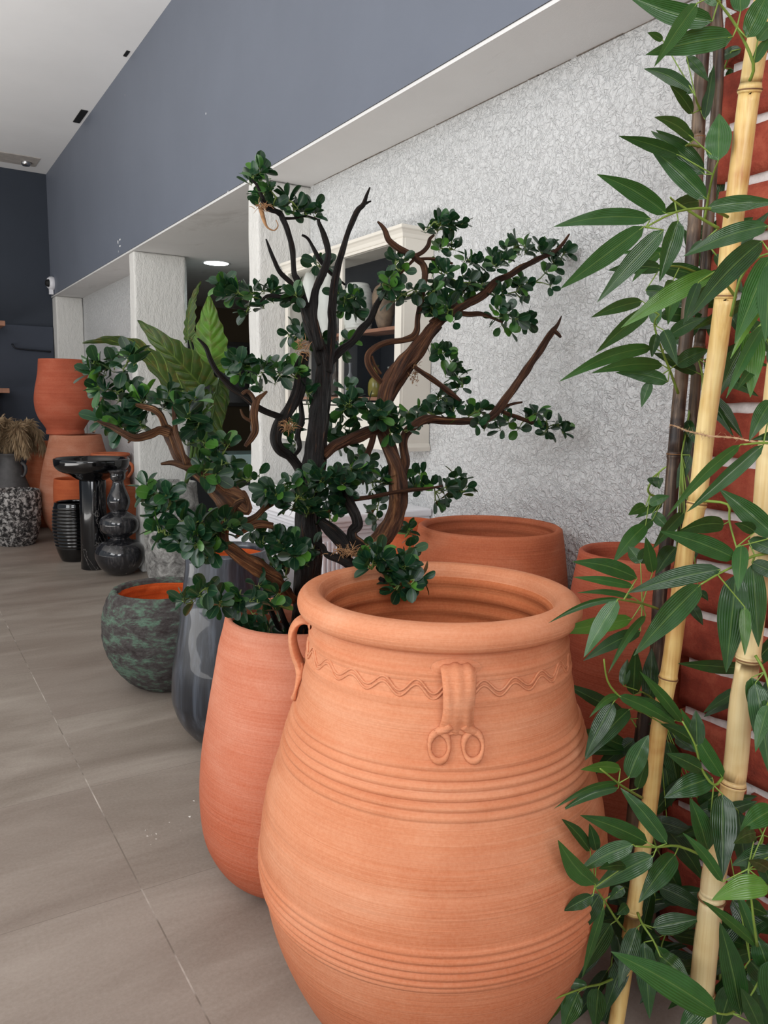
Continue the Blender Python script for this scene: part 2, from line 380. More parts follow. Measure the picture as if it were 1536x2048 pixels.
def pillar(name, a, b, seed):
    m = bmesh.new(); bmesh.ops.create_cube(m, size=1)
    for v in m.verts:
        v.co = Vector([(a[i]+b[i])/2 + v.co[i]*(b[i]-a[i]) for i in range(3)])
    vert = [e for e in m.edges if abs(e.verts[0].co.z-e.verts[1].co.z) > .5]
    bmesh.ops.subdivide_edges(m, edges=vert, cuts=44, use_grid_fill=True)
    for v in m.verts:   # hand trowelled corners are never dead straight
        n = noise.noise(Vector((v.co.x*3+seed, v.co.y*3, v.co.z*3.1)))
        v.co.x += n*.012; v.co.y += noise.noise(Vector((v.co.x*3+seed+9, v.co.y*3, v.co.z*2.7)))*.010
    me = bpy.data.meshes.new(name); m.to_mesh(me); m.free()
    o = link(name, me, M_pillar); bev(o, .018, 3); o['kind'] = 'structure'
pillar('trim_1', (1.755, 4.095, 0), (2.19, 4.24, 2.684), 1)
pillar('trim_2', (1.755, 6.655, 0), (2.19, 6.81, 2.684), 5)
pillar('trim_3', (1.755, 10.18, 0), (2.069, 10.42, 2.684), 8)
# the room behind the opening
struct('wall_rear_room', [((2.25, 10.05, 0), (6.5, 10.2, 2.685))], M_brown)
struct('wall_rear_side', [((6.4, 4.0, 0), (6.5, 10.05, 2.685))], M_brown)
wf = MB()
for a, b in [((3.2, 9.98, 1.40), (4.5, 10.05, 1.45)), ((3.2, 9.98, 2.2), (4.5, 10.05, 2.25)), ((3.2, 9.98, 1.45), (3.25, 10.05, 2.2)), ((4.45, 9.98, 1.45), (4.5, 10.05, 2.2)), ((3.66, 9.99, 1.45), (3.69, 10.04, 2.2))]: wf.box(a, b)
wn_ = wf.build('window_1', plain('dark_window_frame', S((40, 36, 32)), .5), None, False); wn_['kind'] = 'structure'
g = MB(); g.box((3.25, 10.01, 1.45), (4.45, 10.03, 2.2)); g.build('window_pane', plain('night_glass', S((14, 16, 18)), .12), wn_, False)
# edge line, chips and slots
cr = MB()
for (x0, y0, x1, y1) in [(1.7492, -3, 1.7512, 10.4)]: cr.box((x0, y0, 2.6985), (x1, y1, 2.7005))
o = cr.build('trim_4', plain('dark_edge_line', S((60, 60, 62)), .9), None, False); o['kind'] = 'structure'  # thin dark line along the lower edge of the beam
ck = MB(); random.seed(3)
yy = -1.0
while yy < 4.05:
    l = random.uniform(.05, .22)
    w = random.uniform(.0004, .0022)
    yo = random.uniform(-.002, .001); ck.box((2.068-w*2+yo, yy, 2.683), (2.0705, yy+l, 2.6853)); yy += l*random.uniform(.8, 1.15)
o = ck.build('trim_5', plain('cracked_filler', S((120, 112, 104)), .9, nscale=60, namt=.4), None, False); o['kind'] = 'structure'
for a_, b__, lab in (((1.66, 7.95, 4.112), (1.72, 8.33, 4.1195), 'longer dark slot cut in the white ceiling beside the blue beam'), ((1.695, 6.45, 4.114), (1.72, 6.56, 4.1195), 'tiny dark hole in the white ceiling beside the blue beam')):
    sl = MB(); sl.box(a_, b__); tag(sl.build('ceiling_slot', M_black, None, False), lab, 'slot')
# brick pier
bm_ = MB(); mo = MB(); random.seed(11)
mo.box((1.748, -3.0, 0), (2.07, 1.235, 2.685))
mo_o = None
zc = 1.49-.1325*12+.01; row = 0
while zc < 2.67:
    h = .108; z0 = max(zc+.012, .002); z1 = min(zc+.012+h, 2.68)
    y = 1.255+random.uniform(-.014, .014); ends = [y]
    L0 = .42 if row % 2 else .21
    yb = y-L0
    segs = [(yb, y)]
    while yb > -2.9:
        segs.append((max(yb-.02-.40, -2.98), yb-.02)); yb -= .42
    for (ya, yb_) in segs:
        nx, ny = 1, 14
        vs = []; fs = []
        ny = max(3, int((yb_-ya)/.03)); nz = 4
        def pt(u, v, xx):
            yy = ya+(yb_-ya)*u; zz = z0+(z1-z0)*v
            e = min(u, 1-u)*(yb_-ya); q = min(v, 1-v)*(z1-z0)
            d = noise.noise(Vector((yy*22, zz*22, row*3.1)))*.004
            if u in (0, 1): yy += noise.noise(Vector((zz*40, row, 2.2)))*.006
            if v in (0, 1): zz += noise.noise(Vector((yy*30, row, 7.7)))*.004
            return (xx + d + (.005 if (u in (0, 1) or v in (0, 1)) else 0), yy, zz)
        for j in range(nz+1):
            for i in range(ny+1): vs.append(pt(i/ny, j/nz, 1.728))
        for j in range(nz):
            for i in range(ny):
                a = j*(ny+1)+i; fs.append((a, a+ny+1, a+ny+2, a+1))
        nb = len(vs)
        rim = [i for i in range(ny+1)] + [j*(ny+1)+ny for j in range(1, nz+1)] + [nz*(ny+1)+i for i in range(ny-1, -1, -1)] + [j*(ny+1) for j in range(nz-1, 0, -1)]
        for r in rim: vs.append((1.79 if yb_ < y-.01 else 2.06, vs[r][1], vs[r][2]))
        for k in range(len(rim)):
            k2 = (k+1) % len(rim); fs.append((rim[k], rim[k2], nb+k2, nb+k))
        bm_.add(vs, fs)
    zc += .1325; row += 1
brk = bm_.build('trim_6', M_brick, None, True); brk['kind'] = 'structure'
mo_o = mo.build('wall_brick_pier', M_mortar, None, False); mo_o['kind'] = 'structure'

# chips of bare plaster in the blue paint
pc = MB()
def chip(x, y, w, h):
    r_ = FWD + RT*((x-CXP)/F) - UP*((y-CYP)/F); p = EYE + r_*(1.75/r_.x)
    n = 9; vs = [(1.7493, p.y, p.z)]
    for k in range(n):
        a = 2*math.pi*k/n; q = random.uniform(.6, 1); vs.append((1.7493, p.y+math.cos(a)*w*q, p.z+math.sin(a)*h*q))
    pc.add(vs, [(0, k+1, (k+1) % n+1) for k in range(n)])
for c_ in [(412, 227, .008, .009), (456, 384, .012, .008), (240, 479, .03, .010), (236, 484, .014, .022), (240, 492, .03, .010), (237, 503, .008, .012), (250, 190, .004, .004)]: chip(*c_)
o = pc.build('trim_7', plain('bare_plaster', S((226, 226, 226)), .9), None, False); o['kind'] = 'structure'
# crumbs of plaster on the tiles
cb_ = MB()
for k in range(16):
    x, y = random.choice(((288, 1660), (306, 1680), (395, 1615), (400, 1640), (330, 1650), (365, 1680))); x += random.gauss(0, 14); y += random.gauss(0, 14)
    r_ = FWD + RT*((x-CXP)/F) - UP*((y-CYP)/F); p = EYE + r_*(-CH/r_.z); s_ = random.uniform(.0012, .0035)
    vs = [(p.x+random.gauss(0, s_), p.y+random.gauss(0, s_), max(0.0003, s_*zz_)) for zz_ in (0, 0, 0, 1.2)]
    cb_.add(vs, [(0, 1, 2), (0, 3, 1), (1, 3, 2), (2, 3, 0)])
tag(cb_.build('plaster_crumbs', plain('crumb_white', S((220, 214, 206)), .9), None, False), 'tiny white plaster crumbs scattered on the floor tiles by the planter', 'crumbs', kind='stuff')
# small fixtures on ceiling and walls
cp = empty('ceiling_spotlight', (1.47, 10.0, 4.12), 'small metal spotlight in a cut-out at the far end of the white ceiling', 'spotlight')
m = MB(); m.box((-.32, -.22, -.008), (.12, .16, -.001)); m.build('backing_patch', plain('grey_patch', S((176, 170, 164)), .8), cp, False)
m = MB(); vs, fs = lathe([(0, -.05), (.04, -.05), (.05, -.03), (.05, -.008)], 20); m.add(vs, fs); m.build('lamp_ring', plain('chrome', S((200, 200, 200)), .25, 1.0), cp)
dl = empty('recessed_ceiling_light', (2.52, 6.81, 2.684), 'glowing round downlight in the low ceiling seen between the two pillars', 'ceiling light')
m = MB(); vs, fs = lathe([(.105, 0), (.125, -.004), (.13, 0)], 32); m.add(vs, fs); m.build('trim_ring', M_whitelac, dl)
m = MB(); vs, fs = lathe([(0, -.002), (.106, -.002)], 32); m.add(vs, fs)
em, t, b = nt('lamp_glow'); b.inputs['Emission Color'].default_value = (.85, 1, .97, 1); b.inputs['Emission Strength'].default_value = 14
m.build('diffuser', em, dl)
lp = bpy.data.lights.new('downlight_lamp', 'SPOT'); lp.energy = 14; lp.spot_size = 2.4; lp.spot_blend = .6; lp.color = (.85, 1, .97); lp.shadow_soft_size = .07
lo = bpy.data.objects.new('downlight_lamp', lp); COL.objects.link(lo); lo.location = (2.52, 6.81, 2.60)
dm = empty('dome_camera', (1.74, 10.22, 2.83), 'small white dome security camera on the blue beam above the far pillar', 'camera')
m = MB(); vs, fs = lathe([(0, -.06), (.05, -.055), (.075, -.03), (.08, 0), (.075, .03), (.055, .055), (0, .06)], 24)
m.add([Vector((v[2]-.01, v[1], v[0])) for v in vs], fs); m.build('housing', M_whitelac, dm)
m = MB(); vs, fs = lathe([(0, .045), (.025, .04), (.042, .02), (.046, 0)], 20)
Rm = Matrix.Rotation(math.radians(60), 3, 'Z')
m.add([Vector((-v[2]-.05, v[1]-.035, v[0]-.005)) for v in vs], fs); m.build('lens', M_black, dm)
m = MB(); m.box((-.045, -.02, -.13), (.0, .02, -.07)); m.build('bracket', M_whitelac, dm, False)
m = MB(); m.tube([(1.28, 10.30, 2.09), (1.30, 10.30, 2.06), (1.36, 10.30, 2.045), (1.70, 10.30, 2.03)], [.010]*4, 8, sub=3); m.tube([(1.28, 10.30, 2.09), (1.28, 10.36, 2.10)], [.009]*2, 8)
m.tube([(1.68, 10.30, 2.03), (1.68, 10.36, 2.03)], [.009]*2, 8)
tag(m.build('handrail', plain('dark_metal', S((44, 46, 52)), .4, .6)), 'dark metal rail fixed to the navy far wall', 'rail')
for z, x1, lab in ((2.30, 1.15, 'upper of two wooden shelf ends on the dark far wall at left'), (1.556, 1.16, 'lower of two wooden shelf ends on the dark far wall at left')):
    s_ = MB(); s_.box((.3, 9.78, z-.035), (x1, 10.42, z+.02)); ob = s_.build('wall_shelf', M_wood, None, False, (x1, 9.8, z)); bev(ob, .004)
    tag(ob, lab, 'shelf', 'wall shelves at the left edge')
s_ = MB(); s_.box((.45, 9.9, 0), (1.03, 10.42, 1.50)); ob = s_.build('dark_cabinet', M_dark, None, False, (.75, 10.1, 0)); bev(ob, .006)
tag(ob, 'dark cabinet below the wooden shelves behind the pampas grass', 'cabinet')

# ================================================================== POTS
def inner_of(outer_top_r, top_z, depth_prof): return [(r, z) for r, z in depth_prof]
# --- big foreground jar
JX, JY = 1.042, 1.402
jp = [(.205, 0.0), (.225, .012), (.262, .05), (.304, .110), (.338, .175), (.366, .243), (.386, .309), (.400, .385), (.407, .45), (.406, .50), (.398, .56), (.385, .625), (.366, .685), (.348, .735), (.329, .80), (.314, .86), (.303, .92), (.296, .965), (.291, .99)]
jo = smooth_prof(jp, 12)
def resample(prof, dz):
    out = [prof[0]]; acc = 0
    for i in range(1, len(prof)):
        a = Vector((prof[i-1][0], prof[i-1][1])); b = Vector((prof[i][0], prof[i][1])); l = (b-a).length
        n = max(1, int(l/dz))
        for k in range(1, n+1): q = a+(b-a)*(k/n); out.append((q.x, q.y))
    return out
jo = resample(jo, .0016)
def jar_fn(a, z, r, i):
    return r
def ribs(prof, centres):
    out = []
    for r, z in prof:
        for (zc_, w, h) in centres:
            d = (z-zc_)/w
            if abs(d) < 1: r += h*math.sqrt(1-d*d)*(1-.25*abs(d))
        out.append((r, z))
    return out
jo = ribs(jo, [(.803, .0088, .0060), (.785, .0088, .0075), (.767, .0088, .0080), (.749, .0088, .0080), (.731, .0088, .0070), (.713, .0086, .0050),
               (.466, .0075, .0040), (.450, .0080, .0060), (.433, .0085, .0070), (.415, .0088, .0070), (.398, .0080, .0060), (.384, .006, .003), (.978, .009, .005), (.966, .004, .003), (.924, .007, .0035), (.915, .003, .0018), (.88, .015, .0012), (.60, .02, .0012), (.55, .02, .001)])
jo = [(r, z*1.0) for r, z in jo if z < .99] + [(.291, 1.0)]
lipo = [(.290, 1.010), (.288, 1.015), (.294, 1.018), (.307, 1.022), (.319, 1.031), (.324, 1.045), (.322, 1.060), (.313, 1.072), (.299, 1.078), (.284, 1.078), (.272, 1.072), (.264, 1.060)]
jin = smooth_prof([(.260, 1.048), (.257, 1.022), (.262, .99), (.27, .95), (.282, .90), (.295, .84), (.315, .78), (.34, .70), (.365, .62), (.38, .5), (.375, .38), (.33, .22), (.25, .08), (.18, .035)], 8)
jin = [(r+.0035*math.sin(z*150)+.002*math.sin(z*67), z) for r, z in jin]
jar = empty('terracotta_jar', (JX, JY, 0), 'largest peach terracotta jar in the foreground with wavy band and loop handles', 'jar')
pot_mesh('body', jo+smooth_prof(lipo, 3), jin, M_jar, 160, .004, None, 2.0, jar, imat=M_jar_in_shade)
# direction towards handle seen in front
hdl = at(915, 1360, 1.4); ang = math.atan2(hdl.y-JY, hdl.x-JX)
hv = (hdl-Vector((JX, JY, 0))); 
# solve azimuth so the handle projects to x=915
def proj(p):
    d = Vector(p)-EYE; z = d.dot(FWD); return CXP+F*d.dot(RT)/z, CYP-F*d.dot(UP)/z
def solve_az(tx, z, r):
    best = None
    for k in range(720):
        a = -math.pi + k*math.pi/360
        p = Vector((JX+r*math.cos(a), JY+r*math.sin(a), z))
        if (p-Vector((JX, JY, z))).dot(EYE-Vector((JX, JY, CH))) < 0 and tx > 700: continue
        e = abs(proj(p)[0]-tx)
        if best is None or e < best[0]: best = (e, a)
    return best[1]
A1 = solve_az(912, .92, .31); A2 = A1-math.radians(96)
def jar_r(z):
    for i in range(len(jp)-1):
        if jp[i][1] <= z <= jp[i+1][1]:
            t_ = (z-jp[i][1])/(jp[i+1][1]-jp[i][1]); return jp[i][0]*(1-t_)+jp[i+1][0]*t_
    return jp[-1][0]
def handle(az, name='handle', curls=True):
    m = MB()
    path = [(.988, -.004, .028), (.995, .014, .029), (.990, .030, .029), (.976, .038, .028), (.955, .040, .027), (.930, .034, .026), (.905, .022, .026), (.884, .009, .029), (.872, .000, .031)]
    P = smooth_prof([(p[1], p[0]) for p in path], 6); Wd = smooth_prof([(p[2], p[0]) for p in path], 6)
    vs = []; fs = []; nc = 28
    ca, sa = math.cos(az), math.sin(az)
    for i, ((off, z), (w, _)) in enumerate(zip(P, Wd)):
        z0 = P[max(i-1, 0)]; z1 = P[min(i+1, len(P)-1)]
        tx, tz = z1[0]-z0[0], z1[1]-z0[1]; l = math.hypot(tx, tz) or 1
        nx, nz = -tz/l, tx/l            # outward normal in (radial, z)
        if nx < 0 and i > 8: nx, nz = -nx, -nz
        rad = jar_r(z)+off
        for k in range(nc):
            a = 2*math.pi*k/nc
            w2 = w*1.16; u = math.cos(a)*w2; th = math.sin(a)*.009
            if th > 0: th += .0016*math.cos(u/w2*math.pi*3+.6)+.0012*math.sin(u/w2*7+z*60)      # finger grooves
            rr = rad+nx*th; zz = z+nz*th
            vs.append((ca*rr-sa*u, sa*rr+ca*u, zz))
    for i in range(len(P)-1):
        for k in range(nc):
            a = i*nc+k; b = i*nc+(k+1) % nc; fs.append((a, b, b+nc, a+nc))
    fs.append(tuple(range(nc-1, -1, -1))); fs.append(tuple(range((len(P)-1)*nc, len(P)*nc)))
    m.add(vs, fs)
    if curls:
        for sgn in (-1, 1):     # pressed thumb scrolls at the foot of the strap
            pts = []; rr = []
            for k in range(22):
                a = math.radians(95-sgn*8) + 2*math.pi*k/21*(1.0)*sgn
                u = sgn*.033+math.cos(a)*.0190; z = .843+math.sin(a)*.027
                R_ = jar_r(z)+.0035
                pts.append((ca*R_-sa*u, sa*R_+ca*u, z)); rr.append(.0058+.002*math.sin(k*.7))
            m.tube(pts, rr, 8)
            pts = [( .888, sgn*.012, .012), (.879, sgn*.021, .007), (.873, sgn*.031, .005), (.868, sgn*.042, .003)]
            m.tube([(ca*(jar_r(z)+o_)-sa*u, sa*(jar_r(z)+o_)+ca*u, z) for z, u, o_ in pts], [.012, .011, .009, .006], 8, sub=3)
        pts = [(ca*(jar_r(.866)+.003)-sa*u, sa*(jar_r(.866)+.003)+ca*u, .874-abs(u)*.5) for u in (-.022, -.01, 0, .01, .022)]
        m.tube(pts, [.003, .006, .007, .006, .003], 6)
    # clay pressed onto the neck around the root
    vs = []; fs = []; n1, n2 = 26, 8
    for i in range(n2+1):
        q = i/n2
        for k in range(n1):
            a = 2*math.pi*k/n1
            w = .050*q*(1+.12*noise.noise(Vector((math.cos(a), math.sin(a), az)))); hh = .026*q
            u = math.cos(a)*w; z = .990+math.sin(a)*hh*.75
            R_ = jar_r(min(z, .99))+.013*(1-q**1.6)-.001
            vs.append((ca*R_-sa*u, sa*R_+ca*u, z))
    for i in range(n2):
        for k in range(n1):
            a = i*n1+k; b = i*n1+(k+1) % n1; fs.append((a, a+n1, b+n1, b))
    m.add(vs, fs)
    return m.build(name, M_jar, jar)
handle(A1); handle(A2)
# wavy combed decoration: two raised lines following a wave round the neck
wv = MB()
for dz, ph in ((0, 0), (-.0100, .0)):
    pts = []
    nseg = 620
    for k in range(nseg+1):
        a = 2*math.pi*k/nseg
        z = .953+dz+.0115*math.sin(a*26+.8*math.sin(a*3))*(1+.15*math.sin(a*5))
        pts.append(((jar_r(z)+.0010)*math.cos(a), (jar_r(z)+.0010)*math.sin(a), z))
    wv.tube(pts, [.0026+.0010*noise.noise(Vector((k*.15, dz*100, 0))) for k in range(nseg+1)], 5, cap=False)
wv.build('wavy_band', M_jar, jar)

# --- planter with the tree
PX, PY = 1.040, 2.118
pp = smooth_prof([(.165, 0), (.205, .01), (.252, .045), (.286, .10), (.305, .16), (.313, .25), (.311, .34), (.303, .42), (.289, .51), (.276, .59), (.262, .67), (.248, .75), (.235, .80), (.228, .832)], 6)
plantr = empty('tall_planter', (PX, PY, 0), 'tall salmon terracotta planter holding the twisted bonsai-style tree', 'planter')
pot_mesh('body', pp+[(.225, .840), (.218, .843), (.210, .840)], smooth_prof([(.205, .832), (.21, .80), (.225, .74), (.24, .70), (.16, .66)], 3), M_planter, 110, .004, None, 4, plantr)
m = MB(); vs, fs = lathe([(0, .765), (.1, .770), (.19, .76), (.222, .745)], 40, .02); m.add(vs, fs)
m.build('soil', plain('dark_soil', S((34, 26, 22)), .95, nscale=60, namt=.6, bmp=.8), plantr)
# --- dark blue-grey glazed pot
mg, t, b = nt('slate_glaze'); b.inputs['Roughness'].default_value = .32; b.inputs['Coat Weight'].default_value = .3
st = noise_t(t, coords(t, (26, 26, .9)), 1.6, 4, .6); bl = noise_t(t, coords(t), 3, 3)
t.links.new(mixc(t, .4, ramp(t, st, [(.36, S((24, 27, 33))), (.5, S((42, 47, 56))), (.68, S((84, 92, 104)))]), ramp(t, bl, [(.35, S((24, 27, 33))), (.7, S((58, 64, 74)))])), b.inputs['Base Color'])
bp = smooth_prof([(.13, 0), (.16, .02), (.215, .09), (.245, .17), (.251, .22), (.246, .32), (.230, .42), (.213, .53), (.203, .62), (.195, .69), (.186, .76), (.181, .82), (.178, .845)], 5)
bp = ribs(bp, [(.66, .012, .004)])
bo = empty('glazed_pot', (1.206, 3.158, 0), 'tall slate-blue glazed pot standing between the bowl and the planter', 'pot')
pot_mesh('body', bp+[(.175, .855), (.166, .858), (.156, .854)], smooth_prof([(.150, .84), (.152, .78), (.17, .70), (.2, .5), (.2, .2), (.1, .06)], 4), mg, 80, .002, None, 1, bo, imat=M_inorange)
# --- rough patinated bowl
mc, t, b = nt('verdigris_crust'); b.inputs['Roughness'].default_value = .8
n1 = noise_t(t, coords(t, (1, 1, 2.4)), 7, 6, .65, .6); n2 = noise_t(t, coords(t, (1, 1, 2.2)), 34, 6, .7)
k = mth(t, 'ADD', mth(t, 'MULTIPLY', n1, .6), mth(t, 'MULTIPLY', n2, .4))
t.links.new(ramp(t, k, [(.38, S((50, 38, 38))), (.50, S((82, 78, 76))), (.58, S((98, 128, 108))), (.68, S((128, 132, 124)))]), b.inputs['Base Color'])
bump(t, b, n2, 1.0, .014)
def rough_fn(a, z, r, i): return r + .006*noise.noise(Vector((math.cos(a)*r*30, math.sin(a)*r*30, z*30)))
cp_ = smooth_prof([(.11, 0), (.15, .012), (.20, .05), (.245, .105), (.285, .18), (.308, .26), (.312, .32), (.308, .38), (.296, .44), (.275, .49), (.262, .51)], 6)
bw = empty('patina_bowl', (1.15, 3.94, 0), 'rough dark green patinated bowl pot with orange inside on the floor', 'pot')
pot_mesh('body', cp_+[(.255, .520), (.243, .522), (.232, .515)], smooth_prof([(.228, .50), (.232, .46), (.25, .40), (.26, .3), (.23, .15), (.12, .06)], 4), mc, 110, .004, rough_fn, 7, bw, imat=M_inorange)
# --- three terracotta pots against the wall
o = pot_mesh('wide_pot', smooth_prof([(.17, 0), (.2, .02), (.25, .12), (.285, .3), (.295, .5), (.290, .7), (.281, .86), (.270, .96), (.259, 1.03), (.254, 1.055)], 5)+[(.252, 1.068), (.243, 1.074), (.232, 1.070)],
         [(r+.002*math.sin(z*170), z) for r, z in smooth_prof([(.226, 1.058), (.228, 1.02), (.24, .95), (.255, .85), (.26, .6), (.2, .2), (.12, .06)], 8)], M_brick_pot, 110, .004, None, 9, None, (1.77, 2.09, 0))
tag(o, 'wide reddish terracotta pot behind the big jar, against the stucco wall', 'pot')
o = pot_mesh('tall_pot', smooth_prof([(.12, 0), (.15, .02), (.185, .12), (.205, .35), (.208, .55), (.200, .75), (.188, .90), (.176, 1.0), (.168, 1.055)], 5)+[(.166, 1.070), (.158, 1.076), (.149, 1.070)],
         smooth_prof([(.144, 1.06), (.147, 1.0), (.16, .9), (.18, .6), (.16, .2), (.1, .06)], 5), M_red_pot, 96, .003, None, 3, None, (1.838, 1.50, 0))
tag(o, 'tall reddish terracotta pot tucked behind the bamboo beside the brick pier', 'pot')
sj = empty('lipped_jar', (1.755, 2.56, 0), 'small red terracotta jar with rolled lip half hidden left of the wide pot', 'jar')
pot_mesh('body', smooth_prof([(.09, 0), (.12, .03), (.15, .3), (.155, .6), (.140, .78), (.116, .88), (.100, .95), (.094, .985)], 5)+smooth_prof([(.094, .99), (.108, .995), (.114, 1.008), (.108, 1.022), (.095, 1.025), (.083, 1.02)], 3),
         smooth_prof([(.08, 1.0), (.085, .95), (.12, .8), (.13, .4), (.08, .06)], 4), M_orange, 72, .002, None, 5, sj)

# --- back left group
# black speckled glass vase (three bulbs)
vs_m, t, b = nt('smoky_glaze'); b.inputs['Roughness'].default_value = .08; b.inputs['Coat Weight'].default_value = .6
st = noise_t(t, coords(t, (14, 14, 2)), 2.2, 5, .6)
t.links.new(ramp(t, st, [(.35, S((20, 20, 23))), (.55, S((44, 44, 48))), (.72, S((92, 88, 86)))]), b.inputs['Base Color'])
gp = smooth_prof([(.085, 0), (.12, .02), (.175, .075), (.207, .15), (.200, .22), (.155, .275), (.085, .305), (.080, .32), (.10, .335), (.148, .375), (.160, .43), (.145, .485), (.085, .530), (.068, .54), (.078, .56), (.093, .61), (.090, .66), (.065, .72), (.047, .775), (.046, .80), (.058, .815), (.062, .845), (.060, .86)], 4)
gv = empty('gourd_vase', (1.59, 6.70, 0), 'glossy smoke-black vase of three stacked bulbs on the floor', 'vase')
pot_mesh('body', gp+[(.078, .885), (.082, .89), (.072, .892)], smooth_prof([(.05, .87), (.045, .80), (.04, .75), (.03, .7)], 3), vs_m, 64, .001, None, 1, gv)
# black column pedestal and black bowl on it
mb_, t, b = nt('black_marble'); b.inputs['Roughness'].default_value = .12; b.inputs['Coat Weight'].default_value = .4
vn = noise_t(t, coords(t, (1, 1, .7)), 2.1, 6, .6, 1.4)
vv = mth(t, 'ABSOLUTE', mth(t, 'SUBTRACT', vn, .5))
t.links.new(ramp(t, vv, [(.0, S((120, 116, 112))), (.006, S((14, 14, 17))), (.5, S((9, 9, 11)))]), b.inputs['Base Color'])
o = pot_mesh('column_pedestal', [(.118, 0), (.120, .006), (.114, .4), (.110, .775), (.108, .782)], [(.05, .783)], mb_, 64, 0, None, 0, None, (1.455, 7.04, 0))
tag(o, 'black veined marble column pedestal carrying the wide bowl', 'pedestal')
mbl = plain('black_gloss', S((8, 8, 10)), .1, nscale=6, coat=.5)
o = pot_mesh('shallow_bowl', smooth_prof([(.105, 0), (.13, .004), (.20, .045), (.27, .08), (.305, .12), (.312, .165)], 5)+[(.312, .18), (.306, .187), (.298, .184)], smooth_prof([(.292, .165), (.26, .11), (.17, .06), (.05, .04)], 5), mbl, 80, 0, None, 0, None, (1.455, 7.04, .784))
tag(o, 'wide shallow glossy black bowl set on the column pedestal', 'bowl')
rb = smooth_prof([(.10, 0), (.12, .01), (.15, .08), (.170, .16), (.185, .26), (.187, .36), (.180, .46), (.165, .535)], 8)
rb = [(r+(.0045*math.sin((z-.14)*2*math.pi/.0315) if .13 < z < .50 else 0), z) for r, z in smooth_prof(rb, 2)]
o = pot_mesh('ribbed_pot', rb+[(.160, .545), (.152, .543)], smooth_prof([(.148, .53), (.16, .45), (.16, .2), (.09, .05)], 4), mbl, 80, 0, None, 0, None, (1.37, 7.47, 0))
tag(o, 'glossy black pot with horizontal ribs left of the column pedestal', 'pot')
o = pot_mesh('round_pot', smooth_prof([(.15, 0), (.18, .03), (.215, .2), (.225, .45), (.222, .62), (.214, .70)], 5)+[(.211, .712), (.200, .712)], smooth_prof([(.196, .70), (.2, .6), (.2, .3), (.1, .05)], 4), M_orange, 80, .003, None, 0, None, (1.50, 7.93, 0))
tag(o, 'bright orange terracotta pot behind the ribbed black pot', 'pot')
# stacked big jars
o = pot_mesh('shouldered_jar', smooth_prof([(.2, 0), (.25, .05), (.33, .2), (.375, .38), (.378, .5), (.355, .66), (.320, .82), (.285, .96), (.262, 1.06), (.256, 1.095)], 5)+[(.252, 1.104), (.236, 1.104)], smooth_prof([(.23, 1.09), (.26, .95), (.33, .6), (.3, .3), (.15, .06)], 4), M_old_pot, 90, .004, None, 0, None, (1.63, 8.62, 0))
tag(o, 'big weathered terracotta jar at the bottom of the far stack', 'jar')
o = pot_mesh('stacked_pot', smooth_prof([(.175, 0), (.185, .004), (.186, .035), (.182, .05), (.21, .10), (.255, .17), (.283, .26), (.290, .36), (.280, .46), (.262, .55), (.246, .63), (.238, .70), (.232, .755)], 6)+[(.229, .765), (.218, .765)], smooth_prof([(.212, .75), (.22, .65), (.26, .35), (.12, .06)], 4), M_red_pot, 90, .006, None, 6, None, (1.535, 8.64, 1.106))
tag(o, 'red terracotta pot stacked on top of the weathered jar', 'pot')
o = pot_mesh('shouldered_jar', smooth_prof([(.16, 0), (.2, .05), (.255, .2), (.27, .38), (.262, .5), (.235, .66), (.200, .80), (.175, .92), (.165, .97)], 4)+[(.16, .98), (.15, .98)], smooth_prof([(.145, .96), (.17, .85), (.22, .5), (.1, .06)], 4), M_brick_pot, 72, .004, None, 2, None, (1.50, 9.65, 0))
tag(o, 'dark red terracotta jar behind the weathered one, left of the stack', 'jar')
o = pot_mesh('small_pot', smooth_prof([(.1, 0), (.12, .03), (.150, .3), (.155, .5), (.150, .64), (.146, .665)], 4)+[(.142, .675), (.130, .675)], smooth_prof([(.126, .66), (.13, .5), (.08, .06)], 3), M_brick_pot, 64, .002, None, 2, None, (1.86, 7.42, 0))
tag(o, 'red terracotta pot right of the gourd vase, beside the pillar', 'pot')
hj = empty('handled_jar', (1.86, 8.12, 0), 'red terracotta jar with small handle behind the black bowl', 'jar')
pot_mesh('body', smooth_prof([(.11, 0), (.13, .03), (.155, .3), (.16, .5), (.158, .7), (.156, .80), (.155, .86), (.155, .90)], 4)+smooth_prof([(.166, .905), (.185, .912), (.190, .925), (.182, .937), (.168, .938)], 2), smooth_prof([(.155, .92), (.16, .8), (.19, .5), (.1, .06)], 3), M_brick_pot, 64, .002, None, 2, hj)
m = MB(); m.tube([(.12, -.14, .86), (.16, -.19, .83), (.165, -.20, .77), (.13, -.165, .70)], [.016]*4, 8, sub=4); m.build('handle', M_brick_pot, hj)
# wooden rod resting on the jar rim
m = MB(); m.tube([Vector(at(187, 864, 8.25)), Vector(at(202, 796, 8.6))], [.017, .017], 8)
tag(m.build('wooden_rod', plain('raw_wood', S((206, 168, 142)), .6), None, True, at(187, 864, 8.25)), 'short pale wooden stick standing out of the weathered jar', 'rod')
